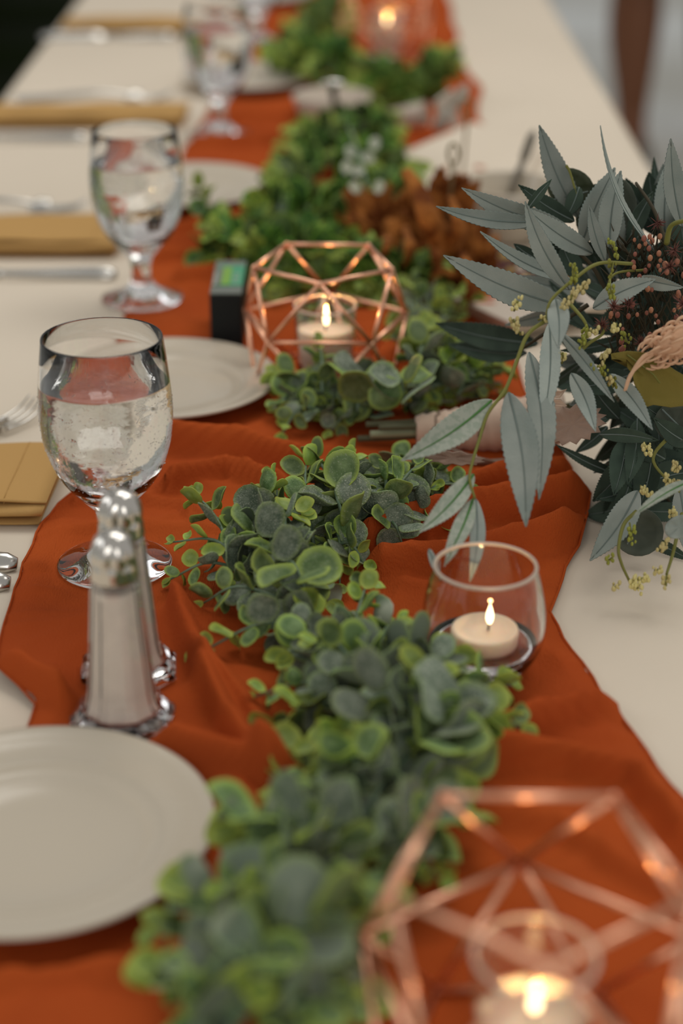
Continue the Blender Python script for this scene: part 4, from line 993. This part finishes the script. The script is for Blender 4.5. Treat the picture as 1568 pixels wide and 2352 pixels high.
# white folded card / napkin standing behind, and small bowl
def slab(P, th, name, label, cat, m):
    c = sum(P, Vector()) / len(P); n = len(P); nn = (P[1] - P[0]).cross(P[2] - P[0]).normalized() * th
    v = list(P) + [p + nn for p in P]; f = [tuple(range(n - 1, -1, -1)), tuple(range(n, 2 * n))] + [(k, (k + 1) % n, n + (k + 1) % n, n + k) for k in range(n)]
    o = build(MB().add(v, f), name, M[m], None, Vector((c.x, c.y, T)), smooth=False, bev=.001); return tag(o, label, cat)
slab([G(905, 362, .012), G(945, 470, .004), G(1190, 470, .004), G(1240, 330, .006), G(1085, 285, .03)], .003, 'square_plate', 'tilted white square plate behind the brown gauze bundle', 'plate', 'cloth')
def bowl(cx, cy, r0, h, name, label, m='ceramic', z0=.002):
    c = G(cx, cy); c.z = T + z0
    rt_ = root(name, c, label, 'bowl')
    p = [(.0, .0), (r0 * .60, .0), (r0 * .62, .003), (r0 * .85, h * .45), (r0, h), (r0 * .97, h + .001), (r0 * .94, h - .001), (r0 * .78, h * .45), (r0 * .5, .006), (.0, .005)]
    build(MB().lathe(p, 48, c, caps=False), 'bowl_body', M[m], rt_); return rt_
bowl(1160, 560, .047, .052, 'white_bowl', 'small white bowl behind the willow leaves, on the platter end', z0=.008)
bowl(762, 290, .048, .036, 'cream_ramekin', 'cream ramekin between the far garland and the bright green garland', 'platter')
c = G(770, 262, .03); r = root('dip_spreader', Vector((c.x, c.y, T)), 'dark spreader standing in the cream ramekin', 'spreader')
build(MB().tube([G(772, 275, .010), G(768, 235, .05), G(764, 200, .085)], [.0045, .004, .006], 8, .5), 'handle', M['black'], r)
build(MB().ball(G(764, 192, .09), .009, 10, 6, (1.6, .6, .5)), 'blade', M['steel'], r)
# knives and picks
def stick(a, b, r0, r1, name, label, cat, m, flat=.4):
    A = G(*a); B = G(*b); r = root(name, Vector((A.x, A.y, T)), label, cat)
    P = [A.lerp(B, i / 8) for i in range(9)]
    build(MB().tube(P[:5], [r0 * .8, r0, r0, r0 * .9, r0 * .7], 8, flat), 'handle', M[m], r); build(MB().tube(P[4:], [r0 * .7, r1, r1, r1, r1 * .4], 8, flat * .5), 'blade', M[m], r)
stick((1172, 450, .04), (1226, 300, .10), .0065, .008, 'cheese_knife', 'blurred grey knife leaning up from the small white bowl', 'knife', 'greyknife')
stick((1000, 300, .02), (1075, 195, .07), .011, .010, 'serving_knife', 'blurred pale grey knife lying across the far end of the runner', 'knife', 'paleknife')
slab([G(1062, 300, .01), G(1010, 290, .02), G(1000, 235, .05), G(1040, 205, .06)], .004, 'paper_packet', 'small pale packet leaning beside the pale grey knife', 'packet', 'platter')
cp = G(925, 312); cp.z = T + .003; r = root('plastic_cup', cp, 'clear tipped plastic cup beside the far garland', 'cup')
R_ = Matrix.Rotation(radians(78), 3, 'Y') @ Matrix.Rotation(.2, 3, 'X')
mb = MB().lathe([(.0, .0), (.011, .0), (.015, .050), (.0144, .050), (.0104, .001), (.0, .001)], 32, (0, 0, 0), caps=False)
mb.v = [tuple(cp + Vector((-.020, 0, .016)) + R_ @ Vector(v)) for v in mb.v]; build(mb, 'cup_body', M['lip_glass'], r)
for k, (x, y, h) in enumerate([(1040, 375, .10), (1072, 268, .09), (1078, 470, .05)]):
    a = G(x, y, h); r = root('bamboo_pick', Vector((a.x, a.y, T)), ['looped bamboo pick standing above the brown gauze bundle', 'looped bamboo pick nearest the far knife', 'bamboo pick beside the small white bowl'][k], 'pick')
    lp = [a + Vector((.006 * sin(q) * .8, .0, .009 * (1 - cos(q)))) for q in np.linspace(0, 2 * pi, 14)]
    build(MB().tube(lp, .0016, 6), 'loop', M['bamboo'], r)
    build(MB().tube([a, a + Vector((0, .003, -.012)), Vector((a.x - .004, a.y + .006, T + .008 + .02 * (k != 1)))], [.0026, .0015, .0012], 6), 'stick', M['bamboo'], r)
fr = random.Random(4)
for i in range(22):
    x = fr.uniform(1130, 1330); y = fr.uniform(585, 668); red = i % 3 != 0
    p = G(x, y, .014 + .006 * fr.random()); mb = MB().ball((0, 0, 0), .0075, 10, 7, (1, 1 + fr.random() * .5, .8))
    mb.v = [(a + .0012 * sin(b * 900), b + .0012 * sin(c_ * 800), c_) for a, b, c_ in mb.v]; mb.v = [tuple(p + Vector(q)) for q in mb.v]
    o = build(mb, 'dried_fruit', M['fruit_r' if red else 'fruit_y'], None, p)
    tag(o, 'dark red dried fruit piece on the platter behind the willow leaves' if red else 'yellow dried fruit piece on the platter behind the willow leaves', 'fruit', 'dark red dried fruit pieces on the platter' if red else 'yellow dried fruit pieces on the platter')
# pale sprig over the far garland
r = root('pale_sprig', G(900, 460), 'pale green sprig with cream petals arching over the bright green garland', 'sprig')
P = catmull([G(850, 470, .05), G(835, 400, .07), G(815, 330, .08), G(800, 290, .07)], 6)
build(MB().tube(P, .0016, 6), 'stem', M['stem_e'], r)
for x, y in ((796, 385), (822, 392), (845, 362), (870, 430), (805, 350), (860, 330), (815, 430)):
    blob_leaf('cream_petal', ell(x, y, 13, 17, .3 * x, 10), 2412 / (y + 790) * .86, 'white_fl', .002, r)

# ------------------------------------------------------------------ surroundings: covered chairs on the left, a guest on the right
def chair():
    r = root('covered_chair', (-.70, 0, 0), 'dark green covered chair nearest of those seen past the left table edge', 'chair', 'dark green covered chairs along the left side')
    def quilt(c, d, nm, flare=0.0):
        mb = MB(); n = 40; v = []
        for zi, zf in enumerate((0, .25, .5, .75, 1)):
            for k in range(n):
                a = 2 * pi * k / n; sx = max(-1, min(1, 1.5 * cos(a))); sy = max(-1, min(1, 1.5 * sin(a)))
                w_ = 1 + flare * (1 - zf) * (1 + .5 * sin(9 * a)); v.append((c[0] + d[0] / 2 * sx * w_, c[1] + d[1] / 2 * sy * w_, c[2] + d[2] * (zf - .5)))
        f = [(i * n + k, i * n + (k + 1) % n, (i + 1) * n + (k + 1) % n, (i + 1) * n + k) for i in range(4) for k in range(n)] + [tuple(range(n - 1, -1, -1)), tuple(4 * n + k for k in range(n))]
        build(mb.add(v, f), nm, M['chair_green'], r, (0, 0, 0) if False else None)
    quilt((-.70, 0, .23), (.40, .48, .452), 'skirt', .05)
    quilt((-.70, 0, .475), (.42, .50, .05), 'seat')
    quilt((-.92, 0, .70), (.05, .46, .50), 'backrest')
    return r
ch = chair(); ch.location.y = 3.50
for k, lb in ((1, 'dark green covered chair in the middle of those seen past the left table edge'), (2, 'dark green covered chair farthest away past the left table edge')):
    c2 = copy_thing(ch, (-.70, 3.50 + .52 * k, 0)); c2['label'] = lb
# guest standing to the right of the table's far end, seen only at the lower leg
def guest(x, y):
    r = root('person', (x, y, 0), 'standing person beyond the right table edge, only a bare brown lower leg in view', 'person')
    def skinned(name, nodes, edges, radii, m, sub=2):
        me = bpy.data.meshes.new(name); me.from_pydata([Vector(p) for p in nodes], edges, []); me.materials.append(m)
        o = put(name, me, r, (x, y, 0)); sk = o.modifiers.new('skin', 'SKIN'); sk.use_smooth_shade = True
        for i, q in enumerate(radii):
            me.skin_vertices[0].data[i].radius = (q, q) if not isinstance(q, tuple) else q
        me.skin_vertices[0].data[0].use_root = True
        s2 = o.modifiers.new('smooth', 'SUBSURF'); s2.levels = s2.render_levels = sub; return o
    nodes = [(.10, 0, .93), (.10, 0, 1.10), (.10, 0, 1.30), (.10, 0, 1.42), (.10, -.005, 1.50), (.10, -.01, 1.58), (.10, -.015, 1.66)]; rad = [(.15, .11), (.12, .09), (.16, .10), (.13, .08), .048, .075, .070]
    edges = [(i, i + 1) for i in range(6)]
    for sgn in (-1, 1):
        b = len(nodes); cx = .10 + sgn * .11
        nodes += [(cx, 0, .86), (cx + sgn * .01, -.005, .52), (cx - .005, .015, .42), (cx - .007, .020, .33), (cx, .012, .16), (cx, .01, .085), (cx, -.06, .045), (cx, -.15, .03)]
        rad += [.088, .062, .080, .078, .050, .044, .042, .030]
        edges += [(0, b)] + [(b + i, b + i + 1) for i in range(7)]
        b = len(nodes); nodes += [(.10 + sgn * .18, 0, 1.38), (.10 + sgn * .24, .01, 1.12), (.10 + sgn * .25, -.05, .88), (.10 + sgn * .25, -.07, .82)]; rad += [.05, .038, .026, .03]
        edges += [(3, b)] + [(b + i, b + i + 1) for i in range(3)]
        for q, ln in enumerate((.07, .08, .075, .06)):
            b2 = len(nodes); fx = .10 + sgn * .25; fy = -.10 + q * .018
            nodes += [(fx, fy, .78), (fx - sgn * .006, fy - .004, .78 - ln * .5), (fx - sgn * .016, fy - .004, .78 - ln)]; rad += [.009, .0085, .007]
            edges += [(b + 3, b2), (b2, b2 + 1), (b2 + 1, b2 + 2)]
        b2 = len(nodes); nodes += [(.10 + sgn * .235, -.11, .80), (.10 + sgn * .225, -.13, .765)]; rad += [.010, .008]; edges += [(b + 3, b2), (b2, b2 + 1)]
    skinned('body', nodes, edges, rad, M['skin'])
    dr = MB().lathe([(.25, .56), (.24, .62), (.21, .80), (.185, .95), (.145, 1.08), (.165, 1.28), (.15, 1.40), (.06, 1.45)], 32, (x + .10, y, 0), caps=False)
    dr.v = [(a, y + (b - y) * .72, c_) for a, b, c_ in dr.v]; build(dr, 'dress', M['dress'], r)
    build(MB().ball((x + .10, y + .012, 1.64), .098, 20, 12, (.92, 1.0, 1.15)), 'hair', M['hair'], r)
    f_ = MB().ball((x + .10, y - .035, 1.62), .076, 20, 14, (.88, .95, 1.25)); hd = build(f_, 'face', M['skin'], r)
    for sx in (-.028, .028):
        e = build(MB().ball((x + .10 + sx, y - .103, 1.63), .010, 10, 7, (1.3, .5, .7)), 'eye', M['eye'], hd)
    build(MB().ball((x + .10, y - .112, 1.605), .011, 10, 7, (.8, 1.1, 1.5)), 'nose', M['skin'], hd); build(MB().ball((x + .10, y - .104, 1.572), .018, 12, 7, (1.2, .4, .42)), 'lips', M['lip'], hd)
    for sgn in (-1, 1):
        sh = MB().ball((x + .10 + sgn * .11, y - .055, .035), .052, 16, 9, (.95, 2.5, .68)); sh.v = [(a, b, max(c_, .0)) for a, b, c_ in sh.v]
        build(sh, 'shoe', M['shoe'], r)
gp = D(1455, 0, 4.85); guest(gp.x + .035, gp.y + .06)
